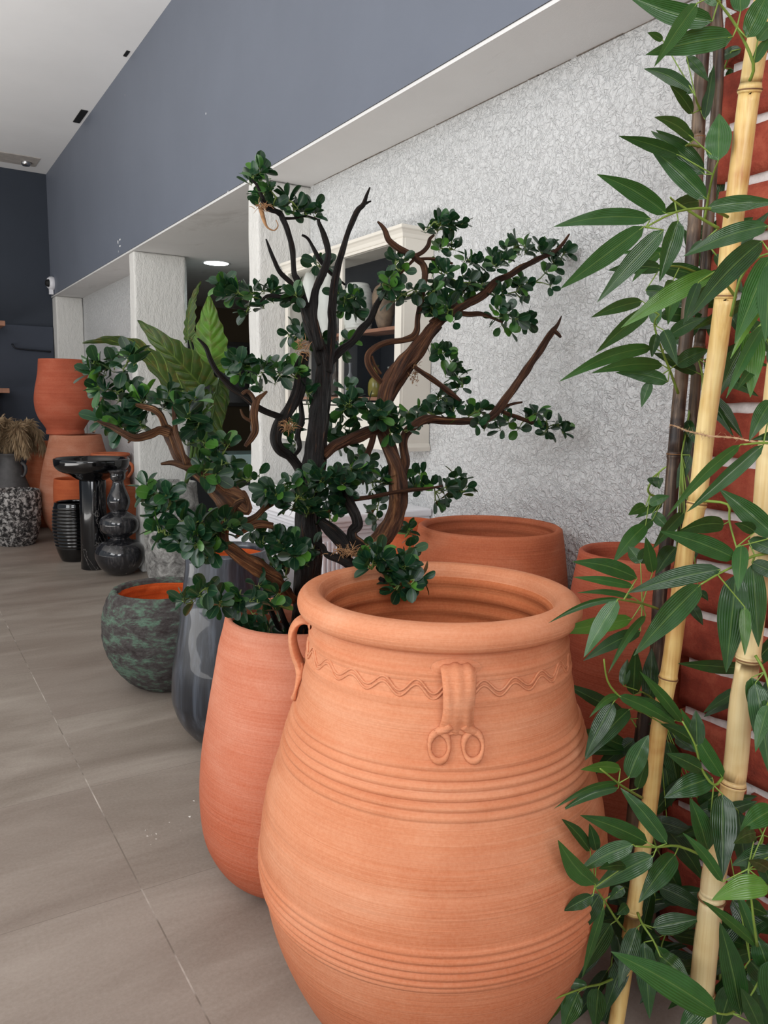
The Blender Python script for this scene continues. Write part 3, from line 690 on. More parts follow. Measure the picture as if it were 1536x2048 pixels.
# lava stone pot
ml, t, b = nt('lava_stone'); b.inputs['Roughness'].default_value = .85
n2 = noise_t(t, coords(t), 26, 7, .75, .5); t.links.new(ramp(t, n2, [(.42, S((26, 24, 26))), (.50, S((88, 84, 82))), (.57, S((204, 200, 196)))]), b.inputs['Base Color']); bump(t, b, n2, 1.0, .02)
def lava_fn(a, z, r, i): return r + .010*noise.noise(Vector((math.cos(a)*r*22, math.sin(a)*r*22, z*22)))
o = pot_mesh('lava_stone_pot', smooth_prof([(.15, 0), (.17, .01), (.205, .1), (.235, .26), (.245, .42), (.243, .51)], 8)+[(.232, .555), (.215, .56)], smooth_prof([(.205, .54), (.2, .4), (.12, .06)], 3), ml, 100, 0, lava_fn, 0, None, (1.012, 8.55, 0), imat=M_dark)
tag(o, 'squat black and grey lava stone pot at the left edge of the floor', 'pot')
gvz = empty('grey_vase', (1.07, 9.30, 0), 'matt grey vase with ring handle holding pampas grass', 'vase')
gm = plain('grey_clay', S((78, 76, 76)), .6, nscale=14, namt=.25, bmp=.2)
pot_mesh('body', smooth_prof([(.14, 0), (.2, .1), (.24, .25), (.225, .40), (.180, .52), (.140, .64), (.118, .74), (.105, .80), (.108, .84)], 4)+[(.130, .868), (.128, .876), (.115, .876)], smooth_prof([(.095, .84), (.09, .78), (.1, .7)], 3), gm, 64, .002, None, 3, gvz)
m = MB(); pts = [(.09+.035*0, 0, 0)]
m.tube([(.10, -.105, .78), (.135, -.13, .74), (.135, -.135, .68), (.11, -.12, .63), (.09, -.11, .64)], [.018, .018, .016, .013, .01], 8, sub=4); m.build('handle', gm, gvz)
# pampas
pg = empty('pampas_grass', (1.07, 9.30, .80), 'bunch of dry beige pampas grass plumes in the grey vase', 'dried grass')
random.seed(21)
mp_ = mat_leaf('pampas_plume', S((128, 106, 80)), S((176, 152, 120)), S((214, 190, 156)), S((190, 168, 136)), .9, False, False, .25)
for k in range(12):
    m = MB(); a = 2*math.pi*k/12+random.uniform(-.3, .3); rad = random.uniform(.10, .32)
    if k in (8, 3): rad = .03
    dx, dy = math.cos(a), math.sin(a); top = random.uniform(.34, .44)
    spine = [(0, 0, -.1), (dx*.03, dy*.03, .08), (dx*rad*.5, dy*rad*.5, top*.8), (dx*rad*.85, dy*rad*.85, top), (dx*rad*1.15, dy*rad*1.15, top*.82), (dx*rad*1.35, dy*rad*1.35, top*.35)]
    m.tube(spine, [.004]*6, 4, sub=3)
    P = [Vector(p) for p in spine]
    for q in range(1000):
        tq = random.uniform(1.6, 4.98); i0 = int(tq); f = tq-i0
        c = P[i0]*(1-f)+P[min(i0+1, 5)]*f
        d = Vector((random.gauss(0, 1), random.gauss(0, 1), random.gauss(-.5, .7))).normalized()
        tan = (P[min(i0+1, 5)]-P[i0]).normalized()
        d = (d*.6+tan*.7+Vector((0, 0, -.35))).normalized(); l = random.uniform(.06, .13)
        s = d.cross(Vector((random.random(), random.random(), random.random()))).normalized()*random.uniform(.0035, .0075)
        e = c+d*l+Vector((0, 0, -l*.25)); mid = c+d*l*.5
        tn = random.random()
        m.add([c-s*.4, c+s*.4, mid+s, mid-s, e], [(0, 1, 2, 3), (3, 2, 4)], [(tn, .5, 0, 1)]*5)
    m.build('plume', mp_, pg)
# stone planter with elephant ear plant
sp = empty('stone_planter', (1.93, 6.30, 0), 'mottled pale grey stone planter in front of the middle pillar', 'planter')
ms_, t, b = nt('mottled_stone'); b.inputs['Roughness'].default_value = .85
n2 = noise_t(t, coords(t), 13, 7, .72, .6); t.links.new(ramp(t, n2, [(.36, S((90, 88, 86))), (.5, S((150, 148, 144))), (.64, S((196, 194, 190)))]), b.inputs['Base Color']); bump(t, b, n2, .9, .014)
def st_fn(a, z, r, i): return r+.006*noise.noise(Vector((math.cos(a)*4, math.sin(a)*4, z*14)))
pot_mesh('body', smooth_prof([(.185, 0), (.205, .012), (.225, .12), (.232, .3), (.226, .5), (.205, .68), (.195, .78)], 6)+[(.192, .815), (.18, .82)], smooth_prof([(.17, .80), (.17, .74), (.12, .72)], 3), ms_, 90, 0, st_fn, 0, sp)

# ================================================================== WALL CABINET & COUNTER
wc = empty('display_cabinet', (1.98, 3.5, 1.29), 'cream wall-mounted display cabinet with glass doors behind the tree', 'cabinet')
X0, X1, Y0, Y1, Z0, Z1 = 1.902, 2.068, 2.885, 4.07, 1.31, 2.205
def part(name, boxes, mat, parent, bv=.003):
    m = MB()
    for a, b_ in boxes: m.box(a, b_)
    p = parent.location
    m.v = [(v[0]-p.x, v[1]-p.y, v[2]-p.z) for v in m.v]
    o = m.build(name, mat, parent, False)
    if bv: bev(o, bv)
    return o
part('carcass', [((X0+.012, Y0, Z0), (X1, Y0+.018, Z1)), ((X0+.012, Y1-.018, Z0), (X1, Y1, Z1)), ((X0+.014, Y0+.004, Z0+.002), (X1-.002, Y1-.004, Z0+.02)), ((X0+.014, Y0+.004, Z1-.02), (X1-.002, Y1-.004, Z1-.002))], M_cream, wc)
part('back_panel', [((X1-.008, Y0+.02, Z0+.02), (X1-.002, Y1-.02, Z1-.02))], M_dark, wc, 0)
def crown(name, y0, y1, prof):
    m = MB(); n = len(prof); vs = []
    for (off, z) in prof:
        vs += [(X0-off, y0-off, z), (X0-off, y1, z), (X1, y1, z), (X1, y0-off, z)]
    fs = []
    for i in range(n-1):
        for k in range(4):
            a = i*4+k; b_ = i*4+(k+1) % 4; fs.append((a, b_, b_+4, a+4))
    fs.append((3, 2, 1, 0)); fs.append(tuple(range((n-1)*4, n*4)))
    m.add(vs, fs); p = wc.location; m.v = [(v[0]-p.x, v[1]-p.y, v[2]-p.z) for v in m.v]
    return bev(m.build(name, M_cream, wc, False), .002)
crown('crown_moulding', Y0, Y1+.02, [(.0015, Z1-.006), (.004, Z1), (.006, Z1+.012), (.014, Z1+.024), (.022, Z1+.030), (.022, Z1+.044)])
crown('base_moulding', Y0, Y1+.02, [(.010, Z0-.030), (.012, Z0-.012), (.006, Z0-.004), (.0015, Z0+.006)])
part('lower_panel', [((X0, Y0+.001, Z0+.001), (X0+.018, Y1-.001, Z0+.165))], M_cream, wc)
gl, t, b = nt('door_glass')
_tr = t.nodes.new('ShaderNodeBsdfTransparent'); _tr.inputs[0].default_value = (.97, .98, .98, 1); _gg = t.nodes.new('ShaderNodeBsdfGlossy'); _gg.inputs['Roughness'].default_value = .02
_mx = t.nodes.new('ShaderNodeMixShader'); _mx.inputs[0].default_value = .07
t.links.new(_tr.outputs[0], _mx.inputs[1]); t.links.new(_gg.outputs[0], _mx.inputs[2]); t.links.new(_mx.outputs[0], t.nodes['Material Output'].inputs[0])
ym = (3.43)
for (ya, yb) in ((Y0+.002, ym-.002), (ym+.002, Y1-.002)):
    fr = .032; zA, zB = Z0+.17, Z1-.004
    dr = part('door', [((X0, ya, zA), (X0+.018, ya+(.05 if ya < 3 else .012), zB)), ((X0, yb-(.012 if ya < 3 else .035), zA), (X0+.018, yb, zB)), ((X0+.001, ya+.002, zA+.001), (X0+.017, yb-.002, zA+.014)), ((X0+.001, ya+.002, zB-.014), (X0+.017, yb-.002, zB-.001))], M_cream, wc, .002)
    m = MB(); m.box((X0+.006-1.98, ya+.01-3.5, zA+.01-1.29), (X0+.010-1.98, yb-.01-3.5, zB-.01-1.29)); m.build('pane', gl, dr, False)
for i, z in enumerate((1.835, 1.52)):
    part('shelf', [((X0+.022, Y0+.02, z-.016), (X1-.01, Y1-.02, z))], M_wood, wc, .001)
part('divider', [((X0+.024, 3.30, Z0+.02), (X1-.01, 3.312, 1.815))], M_dark, wc, 0)
cer = plain('white_ceramic', S((214, 214, 208)), .3, nscale=8, namt=.06)
o = pot_mesh('bottle_vase', smooth_prof([(.04, 0), (.055, .05), (.066, .14), (.062, .22), (.035, .27), (.024, .30), (.024, .33), (.030, .345)], 4), [(.02, .345), (.018, .33)], cer, 40, 0, None, 0, None, (1.985, 3.70, 1.836))
tag(o, 'tall white ceramic bottle vase on the cabinet upper shelf', 'vase')
o = pot_mesh('bottle_vase', smooth_prof([(.04, 0), (.05, .05), (.054, .2), (.050, .30), (.03, .36), (.022, .40), (.026, .42)], 4), [(.02, .42), (.018, .40)], cer, 40, 0, None, 0, None, (1.985, 3.90, 1.836))
tag(o, 'taller slim white ceramic vase at the left end of the cabinet shelf', 'vase')
rj = smooth_prof([(.05, 0), (.066, .02), (.074, .08), (.074, .14), (.068, .19), (.055, .225)], 10)
rj = [(r+.0018*math.sin(z*2*math.pi/.017), z) for r, z in rj]
o = pot_mesh('ribbed_jar', rj+[(.05, .235)], [(.044, .235), (.042, .21)], cer, 48, 0, None, 0, None, (1.985, 3.40, 1.836))
tag(o, 'white ribbed ceramic jar in the middle of the cabinet shelf', 'jar')
o = pot_mesh('amphora_vase', smooth_prof([(.022, 0), (.035, .02), (.055, .10), (.060, .15), (.045, .19), (.025, .205), (.024, .225), (.030, .235)], 4), [(.02, .235), (.018, .22)], plain('aged_brown_clay', S((120, 100, 80)), .6, nscale=30, namt=.4, bmp=.3), 40, 0, None, 0, None, (1.985, 3.155, 1.836))
tag(o, 'brown clay amphora at the right end of the cabinet shelf', 'vase')
bots = [(3.62, .19, .03, (60, 52, 44), 'dark brown bottle left of the divider on the lower cabinet shelf'), (3.47, .17, .028, (150, 152, 156), 'pale silvery bottle on the lower cabinet shelf'),
        (3.36, .20, .030, (110, 96, 108), 'mauve grey bottle on the lower cabinet shelf next to the divider'), (3.22, .15, .038, (120, 110, 40), 'squat olive-green bottle on the lower cabinet shelf'),
        (3.10, .14, .030, (140, 140, 134), 'short grey glass bottle on the lower cabinet shelf'), (3.00, .17, .036, (44, 88, 90), 'teal bottle at the right end of the lower cabinet shelf')]
for y, h, r, c, lab in bots:
    o = pot_mesh('bottle', smooth_prof([(r*.8, 0), (r, .015), (r, h*.4), (r*.8, h*.55), (r*.3, h*.7), (r*.28, h*.92), (r*.4, h)], 4), [(r*.2, h)], plain('bottle_glaze', S(c), .15, nscale=20, namt=.2), 28, 0, None, 0, None, (1.985, y, 1.521))
    tag(o, lab, 'bottle', 'bottles on the lower cabinet shelf')
# counter below
ct = empty('base_counter', (1.8, 3.5, 0), 'white classical counter with fluted corner under the wall cabinet', 'counter')
CX0, CX1, CY0, CY1 = 1.52, 2.066, 2.90, 4.06
def part2(name, boxes, mat, bv=.003): return part(name, boxes, mat, ct, bv)
part2('body', [((CX0, CY0, 0), (CX1, CY1, .93))], M_whitelac)
part2('countertop', [((CX0-.055, CY0-.055, .985), (CX1, CY1+.02, 1.02))], M_whitelac, .008)
part2('cornice', [((CX0-.040, CY0-.040, .965), (CX1, CY1, .985)), ((CX0-.026, CY0-.026, .945), (CX1, CY1, .965)), ((CX0-.012, CY0-.012, .925), (CX1, CY1, .945))], M_whitelac, .005)
part2('plinth', [((CX0-.015, CY0-.015, 0), (CX1, CY1, .09))], M_whitelac, .005)
part2('pilaster', [((CX0+.01+i*.022, CY0-.008, .12), (CX0+.022+i*.022, CY0, .90)) for i in range(5)]+[((CX0-.008, CY0+.01+i*.022, .12), (CX0, CY0+.022+i*.022, .90)) for i in range(5)], M_whitelac, .002)
part2('side_panel_frame', [((CX0+.14, CY0-.006, .80), (CX1-.02, CY0, .90)), ((CX0+.14, CY0-.006, .12), (CX1-.02, CY0, .22)), ((CX0+.14, CY0-.006, .22), (CX0+.2, CY0, .80)), ((CX1-.09, CY0-.006, .22), (CX1-.02, CY0, .80))], M_whitelac, .003)
for i, (ya, yb) in enumerate(((3.03, 3.53), (3.55, 4.04))):
    d = part2('door', [((CX0-.012, ya, .12), (CX0, yb, .90))], M_whitelac, .004)
    m = MB(); vs, fs = lathe([(0, .0), (.012, .002), (.016, .012), (.010, .020), (.006, .028), (.006, .034)], 16)
    yk = yb-.04 if i == 0 else ya+.04
    m.add([(CX0-.012-.034+v[2]-1.8, v[0]+yk-3.5, v[1]+.6) for v in vs], fs); m.build('knob', plain('knob_chrome', S((190, 190, 190)), .2, 1.0), d)
# glass counter in the rear room
gc = empty('glass_display_case', (2.75, 7.2, 0), 'dark display case with pale glass top in the room behind the pillars', 'display case')
part('body', [((2.3, 6.95, 0), (3.2, 7.45, .80))], M_dark, gc, .006)
part('glass_top', [((2.28, 6.93, .80), (3.22, 7.47, .98))], plain('pale_teal_glass', S((150, 176, 176)), .08, nscale=3), gc, .01)

# ================================================================== LEAF BUILDERS
def oval_leaf(m, base, d, n, L, Wd, tint, cup=.25, curl=.25):
    d = d.normalized(); s = d.cross(n)
    if s.length < 1e-4: s = d.orthogonal()
    s.normalize(); n = s.cross(d).normalized()
    US = (0, .10, .28, .52, .74, .91, 1.0); WS = (.08, .40, .80, 1.0, .98, .68, .16); VS = (-1, -.5, 0, .5, 1)
    vs = []; cs = []
    for u, w in zip(US, WS):
        for v in VS:
            p = base + d*(u*L) + s*(v*w*Wd*.5) + n*(cup*Wd*.5*(abs(v)**1.3)*w - curl*L*(u*u)*.6)
            vs.append(p); cs.append((tint, abs(v), u, 1))
    fs = []
    for i in range(6):
        for k in range(4):
            a = i*5+k; fs.append((a, a+1, a+6, a+5))
    m.add(vs, fs, cs)
def rosette(ml_, mt, c, ax, L, nleaf, stem_from=None, lightp=.18):
    ax = ax.normalized(); e1 = ax.orthogonal().normalized(); e2 = ax.cross(e1); a0 = random.uniform(0, 6.28)
    for k in range(nleaf):
        a = a0 + k*2.4; tilt = math.radians(random.uniform(35, 88)) if k else math.radians(15)
        if k >= 5: tilt = math.radians(random.uniform(15, 45))
        rad = e1*math.cos(a)+e2*math.sin(a)
        d = ax*math.cos(tilt)+rad*math.sin(tilt)
        n = (ax*math.sin(tilt)-rad*math.cos(tilt)); n = n+Vector((random.gauss(0, .25), random.gauss(0, .25), random.gauss(.1, .25)))
        l = L*random.uniform(.78, 1.12)*(.75 if k >= 5 else 1)
        tn = random.uniform(.0, .62) if random.random() > lightp else random.uniform(.8, 1.0)
        pet = d*(l*.22); b0 = c - ax*random.uniform(0, L*.35)
        mt.tube([b0, b0+pet], [.0011, .0008], 4, cap=False, mi=1)
        oval_leaf(ml_, b0+pet, d, n, l, l*random.uniform(.62, .76), tn, random.uniform(.10, .40), random.uniform(-.05, .30))
    if stem_from is not None:
        midp = (c+stem_from)*.5+Vector((random.gauss(0, .006),)*3)
        mt.tube([stem_from, midp, c], [.0026, .0020, .0013], 5, cap=False, mi=1)
tree = empty('twisted_tree', (PX, PY, .77), 'artificial bonsai-style tree with twisted bark branches and small oval leaves', 'tree')
tp = Vector(tree.location)
def treed(x):   # how far each part of the crown stands from the camera
    return 2.24 + (x-590)*.00080
def loc(p): return p-tp
def TP(pts, doff=0.0, d=None):
    out = []
    for p in pts:
        dd = (p[2] if len(p) > 2 else (d if d else treed(p[0])))+doff
        out.append(loc(at(p[0], p[1], dd)))
    return out
def branch(name, strands, mat, parent=tree):
    m = MB()
    for i, (pts, radpx, opt) in enumerate(strands):
        P = TP(pts, opt.get('off', 0.0), opt.get('d')); 
        dm_ = opt.get('d') or treed(pts[0][0])
        rr = [r*dm_/F for r in radpx] if isinstance(radpx, (list, tuple)) else [radpx*dm_/F]*len(P)
        if len(rr) != len(P):
            a, b_ = rr[0], rr[-1]; rr = [a+(b_-a)*k/(len(P)-1) for k in range(len(P))]
        m.tube(P, rr, 22, opt.get('bark', .30), 3, 5, True, 0, i*1.7+pts[0][0]*.01, 5)
    return m.build(name, mat, parent)
# stems ---------------------------------------------------------------
BR = []
BR.append((branch('trunk', [
    ([(598, 1262, 2.36), (608, 1215, 2.33), (612, 1160), (614, 1100), (612, 1040), (617, 980), (625, 920), (634, 860), (642, 800), (648, 740), (645, 690)], (17, 22, 23, 22, 20, 19, 20, 19, 17, 15, 12), {'bark': .22}),
    ([(622, 1240, 2.34), (628, 1160), (630, 1080), (628, 1000), (636, 930), (646, 860), (652, 800), (655, 745)], (9, 12, 13, 12, 12, 10, 9, 6), {'off': .02}),
    ([(560, 1258, 2.36), (548, 1236, 2.3), (535, 1208, 2.28), (524, 1186, 2.26)], (5, 5, 4, 3), {}),
    ([(578, 1262, 2.34), (566, 1236, 2.3), (556, 1205, 2.28)], (6, 5, 4), {}),
    ([(584, 1262, 2.34), (594, 1205, 2.3), (606, 1140), (604, 1090)], (5, 5, 4, 4), {})], M_bark), [(612, 1160), (612, 1040), (625, 920), (642, 800)]))
BR.append((branch('branch', [
    ([(645, 730), (636, 690), (622, 655), (612, 625), (603, 590), (594, 560), (588, 545), (585, 500), (576, 462), (566, 438), (558, 425), (535, 418), (522, 400)], (11, 12, 11, 10, 8, 6, 5, 5, 5, 5, 4.5, 4, 2), {}),
    ([(560, 430), (532, 405), (520, 385), (512, 368), (502, 360)], (4, 3.5, 3, 2.5, 1.5), {}),
    ([(604, 600), (585, 570), (560, 545), (548, 520), (540, 500), (532, 478)], (6, 5, 4, 3.5, 3, 1.2), {}),
    ([(624, 614), (600, 603), (580, 596), (560, 594), (535, 592), (520, 604)], (4, 6, 5, 4, 3, 1.5), {'off': -.02}),
    ([(566, 437), (590, 436), (610, 432), (640, 440)], (3, 2.6, 2, 1.5), {})], M_bark), [(603, 590), (560, 430), (540, 595), (590, 470), (520, 400)]))
BR.append((branch('branch', [
    ([(640, 700), (628, 640), (627, 605), (632, 578), (645, 548), (655, 520), (656, 500), (648, 470), (640, 450), (636, 438)], (8, 8, 8, 7, 7, 6, 6, 5, 4, 2), {'off': -.03}),
    ([(655, 745), (662, 700), (664, 650), (663, 620), (668, 575), (676, 535), (683, 508), (694, 470), (705, 440), (716, 420), (726, 410), (733, 392), (740, 375)], (9, 8, 8, 8, 7, 6, 6, 5, 5, 4.5, 4, 3, 1.5), {'off': -.015}),
    ([(728, 408), (742, 402)], (3, 1), {'off': -.015}),
    ([(655, 730), (680, 702), (705, 684), (722, 660), (740, 640), (752, 612), (766, 586), (772, 560)], (8, 8, 7, 7, 6, 5.5, 5, 4), {}),
    ([(604, 470), (618, 480), (640, 520), (660, 545), (690, 570)], (2, 3, 4, 3, 2), {'off': .08})], M_bark), [(656, 500), (663, 620), (722, 660), (690, 570)]))
BR.append((branch('branch', [
    ([(610, 705), (604, 740), (596, 780), (586, 805), (572, 832), (558, 850), (552, 878), (560, 898), (578, 912), (594, 930), (606, 960)], (7, 10, 11, 11, 11, 10, 10, 9, 8, 9, 9), {}),
    ([(600, 800), (604, 840), (596, 868), (600, 895), (588, 912)], (4, 5, 5, 4, 3), {'off': .04}),
    ([(570, 838), (540, 826), (516, 814), (500, 800), (484, 788), (466, 777), (450, 762), (432, 742), (420, 718), (411, 694), (395, 676)], (6, 5.5, 5.5, 6, 6, 6, 5, 4.5, 4, 3.5, 1.2), {}),
    ([(585, 745), (596, 722), (606, 708)], (3, 3, 3), {'off': -.02})], M_bark), [(590, 790), (555, 760), (570, 838)]))
BR.append((branch('branch', [
    ([(534, 783), (524, 792), (514, 802), (508, 831), (510, 861), (503, 876), (490, 892)], (2, 4, 6.5, 7, 7, 6, 3), {'off': -.03}),
    ([(484, 788), (494, 782), (504, 790), (512, 806)], (3, 4, 4, 4), {'off': -.03}),
    ([(481, 818), (488, 834), (506, 844)], (1.5, 2.5, 3), {'off': -.03})], M_drift), [(500, 880)]))
LB = {'bark': .34}
BR.append((branch('branch', [
    ([(580, 1200, 2.28), (548, 1158, 2.16), (520, 1138, 2.10), (492, 1118, 2.06), (468, 1100, 2.03), (450, 1085, 2.01), (446, 1060, 2.0), (450, 1035, 2.0), (462, 1012, 2.0), (452, 995, 1.99), (430, 975, 1.98), (405, 950, 1.96), (380, 932, 1.95), (362, 915, 1.94), (350, 890, 1.93), (340, 866, 1.92), (326, 858, 1.91)], (14, 13, 13, 12, 10, 8, 10, 15, 20, 20, 15, 13, 11, 10, 9, 9, 8), LB),
    ([(498, 1022, 1.99), (485, 1005, 1.99), (465, 992, 1.99), (440, 982, 1.99)], (8, 13, 15, 12), LB),
    ([(450, 1090, 1.97), (447, 1050, 1.97), (470, 1010, 1.97), (490, 1000, 1.97)], (3, 5, 6, 5), LB),
    ([(340, 866, 1.91), (318, 860, 1.90), (300, 868, 1.88), (271, 875, 1.86), (245, 864, 1.84), (223, 853, 1.83), (208, 848, 1.82), (194, 842, 1.81)], (7, 7, 7, 6, 5, 4, 3, 1.2), LB),
    ([(271, 875, 1.86), (262, 880, 1.86), (256, 886, 1.86)], (4, 2, 1), LB),
    ([(372, 928, 1.93), (360, 890, 1.92), (352, 865, 1.92), (349, 835, 1.92), (347, 812, 1.92)], (5, 5, 4.5, 4, 3), {'off': -.03, 'bark': .15}),
    ([(330, 850, 1.90), (322, 831, 1.89), (308, 818, 1.88), (290, 813, 1.88), (271, 809, 1.87)], (6, 6, 6, 5, 2), LB),
    ([(414, 935, 1.93), (392, 932, 1.92), (370, 932, 1.92), (345, 926, 1.92), (322, 928, 1.92)], (4, 6, 6, 4, 2), LB),
    ([(480, 1012, 1.97), (495, 1022, 1.97), (498, 1005, 1.97), (490, 985, 1.97), (484, 982, 1.97)], (8, 7, 3, 2, 1), LB),
    ([(545, 1006, 2.1), (530, 1015, 2.08), (515, 1030, 2.05), (500, 1040, 2.05), (474, 1048, 2.04)], (4, 5, 5, 6, 5), LB),
    ([(470, 1075, 2.02), (490, 1060, 2.02), (515, 1048, 2.03), (545, 1052, 2.05)], (3, 4, 6, 5), LB)], M_drift), [(450, 1035), (380, 932), (340, 866), (290, 813), (520, 1138)]))
RB = {'bark': .34}
BR.append((branch('branch', [
    ([(645, 912), (665, 895), (684, 886), (708, 874), (730, 866), (752, 856), (762, 838), (765, 813), (772, 785), (782, 760), (806, 728), (830, 699), (850, 675), (868, 652)], (9, 10, 10, 11, 11, 12, 13, 13, 15, 17, 15, 14, 12, 10), RB),
    ([(778, 800), (800, 762), (824, 728), (846, 700), (862, 672), (880, 650)], (8, 8, 7, 7, 6, 5), {'off': .03, 'bark': .4}),
    ([(866, 653), (890, 634), (912, 618), (935, 606), (960, 595), (990, 565), (1020, 550), (1042, 536), (1075, 518), (1107, 504), (1125, 488), (1139, 468)], (10, 10, 10, 9, 8, 6, 6, 6, 5, 4, 3.5, 1.5), {'bark': .4}),
    ([(912, 625), (935, 628), (960, 628), (985, 636), (1005, 645)], (6, 5, 4, 3, 2), {}),
    ([(905, 615), (918, 595), (930, 578)], (4, 3, 2), {'off': .04})], M_bark2), [(770, 790), (830, 699), (912, 618), (990, 565), (1075, 518)]))
BR.append((branch('branch', [
    ([(775, 778), (759, 761), (745, 745), (736, 728), (736, 712), (745, 700), (760, 690), (781, 683), (805, 680), (824, 674), (833, 660), (835, 640), (838, 621), (843, 600), (848, 572), (851, 545), (846, 528), (835, 520), (827, 513), (812, 506), (798, 498), (785, 488), (776, 478), (770, 462), (762, 450), (755, 443)], (4, 5, 6, 6.5, 6, 5.5, 5, 5, 5, 6, 6, 5, 5, 5, 5, 5.5, 6, 6, 6, 6, 6, 5.5, 5, 4.5, 3.5, 1.5), {'bark': .3}),
    ([(762, 748), (750, 730), (743, 712)], (3, 3, 3), {}),
    ([(827, 514), (845, 505), (857, 492), (860, 478), (868, 470)], (4, 4, 4, 3, 2), {}),
    ([(835, 519), (860, 517), (882, 521), (905, 527)], (3, 3, 3, 2), {}),
    ([(830, 516), (815, 532), (800, 548)], (3, 2.5, 2), {})], M_bark2), [(851, 545), (798, 500), (865, 475), (890, 522)]))
BR.append((branch('branch', [
    ([(727, 1106, 2.2), (745, 1092, 2.24), (768, 1070, 2.30), (786, 1040, 2.36), (796, 1005, 2.40), (798, 970, 2.40), (794, 935, 2.40), (784, 910, 2.40), (774, 885, 2.40), (764, 862, 2.40)], (14, 16, 18, 18, 17, 17, 16, 14, 13, 12), {'bark': .26}),
    ([(800, 960, 2.4), (810, 928, 2.41), (808, 905, 2.42), (806, 885, 2.42), (812, 866, 2.43), (830, 849, 2.44), (848, 840, 2.46), (866, 838, 2.48), (895, 841, 2.5), (928, 842, 2.53), (958, 842, 2.56), (982, 834, 2.58), (1002, 812, 2.6), (1025, 780, 2.62), (1042, 755, 2.63), (1058, 731, 2.64), (1076, 706, 2.65), (1092, 682, 2.66), (1106, 662, 2.67), (1116, 648, 2.67), (1123, 632, 2.68)], (9, 9, 8, 8, 8, 8, 8, 8, 7, 7, 7, 8, 9, 8.5, 8, 8, 7, 7, 6.5, 4, 1), {'bark': .26}),
    ([(1106, 660, 2.67), (1116, 668, 2.66), (1122, 675, 2.66)], (5, 4, 2), {}),
    ([(1005, 815, 2.6), (1025, 808, 2.6), (1045, 804, 2.6)], (3, 2.5, 1.5), {}),
    ([(1006, 824, 2.6), (1035, 835, 2.62), (1065, 845, 2.64), (1095, 852, 2.66)], (4, 4, 3, 1.5), {}),
    ([(830, 735, 2.4), (855, 752, 2.42), (882, 771, 2.44), (900, 785, 2.46), (920, 800, 2.48)], (4, 5, 5, 5, 3), {}),
    ([(748, 868, 2.36), (742, 890, 2.36), (733, 912, 2.34), (724, 935, 2.32)], (6, 6, 5, 3), {}),
    ([(700, 1000, 2.3), (735, 995, 2.3), (775, 987, 2.32), (818, 980, 2.36), (850, 978, 2.38), (885, 972, 2.4)], (4, 4, 4, 4, 3, 2), {})], M_bark2), [(796, 1005), (806, 885), (928, 842), (1058, 840), (882, 771), (850, 978)]))
BR.append((branch('branch', [
    ([(692, 985, 2.25), (698, 1005, 2.22), (712, 1030, 2.2), (715, 1050, 2.2), (704, 1062, 2.2), (706, 1078, 2.2), (722, 1090, 2.2), (735, 1102, 2.2)], (8, 9, 9, 9, 8, 9, 9, 9), {'bark': .3}),
    ([(640, 1040, 2.24), (662, 1060, 2.22), (680, 1080, 2.2), (694, 1098, 2.18), (704, 1112, 2.18)], (7, 14, 15, 9, 4), {'bark': .1}),
    ([(629, 1086, 2.15), (645, 1094, 2.14), (652, 1108, 2.13), (672, 1116, 2.12), (695, 1124, 2.1), (715, 1138, 2.06), (740, 1150, 2.03), (769, 1162, 2.0)], (2, 5, 5, 7, 9, 6, 5, 3), {'bark': .3}),
    ([(676, 1108, 2.12), (700, 1104, 2.12), (726, 1106, 2.13)], (8, 9, 8), {'bark': .45})], M_bark), [(740, 1150), (715, 1040), (690, 960)]))
# fibre fuzz tied to the tree
fz = MB(); random.seed(5)
fx = [at(x, y, treed(x)-.01) for x, y in ((522, 415), (528, 440), (535, 455), (548, 461), (556, 452), (552, 440))]
fz.tube([loc(p) for p in fx], [.006, .005, .003, .002, .0016, .001], 6, .4, sub=5)
for (cx_, cy_, dd, sx_, sy_, cnt, ln) in [(526, 415, treed(526)-.01, 14, 10, 40, .03), (705, 1106, 2.10, 34, 8, 120, .035), (575, 852, treed(575)-.03, 14, 12, 70, .03), (606, 700, treed(606)-.02, 10, 18, 60, .025), (828, 745, 2.44, 10, 22, 60, .02), (745, 1098, 2.2, 20, 10, 50, .03)]:
    for q in range(cnt):
        p = loc(at(random.gauss(cx_, sx_*.5), random.gauss(cy_, sy_*.5), dd+random.gauss(0, .012)))
        d = Vector((random.gauss(0, 1), random.gauss(0, 1), random.gauss(0, .8))).normalized()*ln*random.uniform(.4, 1)
        fz.tube([p, p+d*.5+Vector((0, 0, .003)), p+d], [.0011, .0009, .0004], 4, cap=False)
fz.build('dry_fibres', M_fibre, tree)['kind'] = 'stuff'
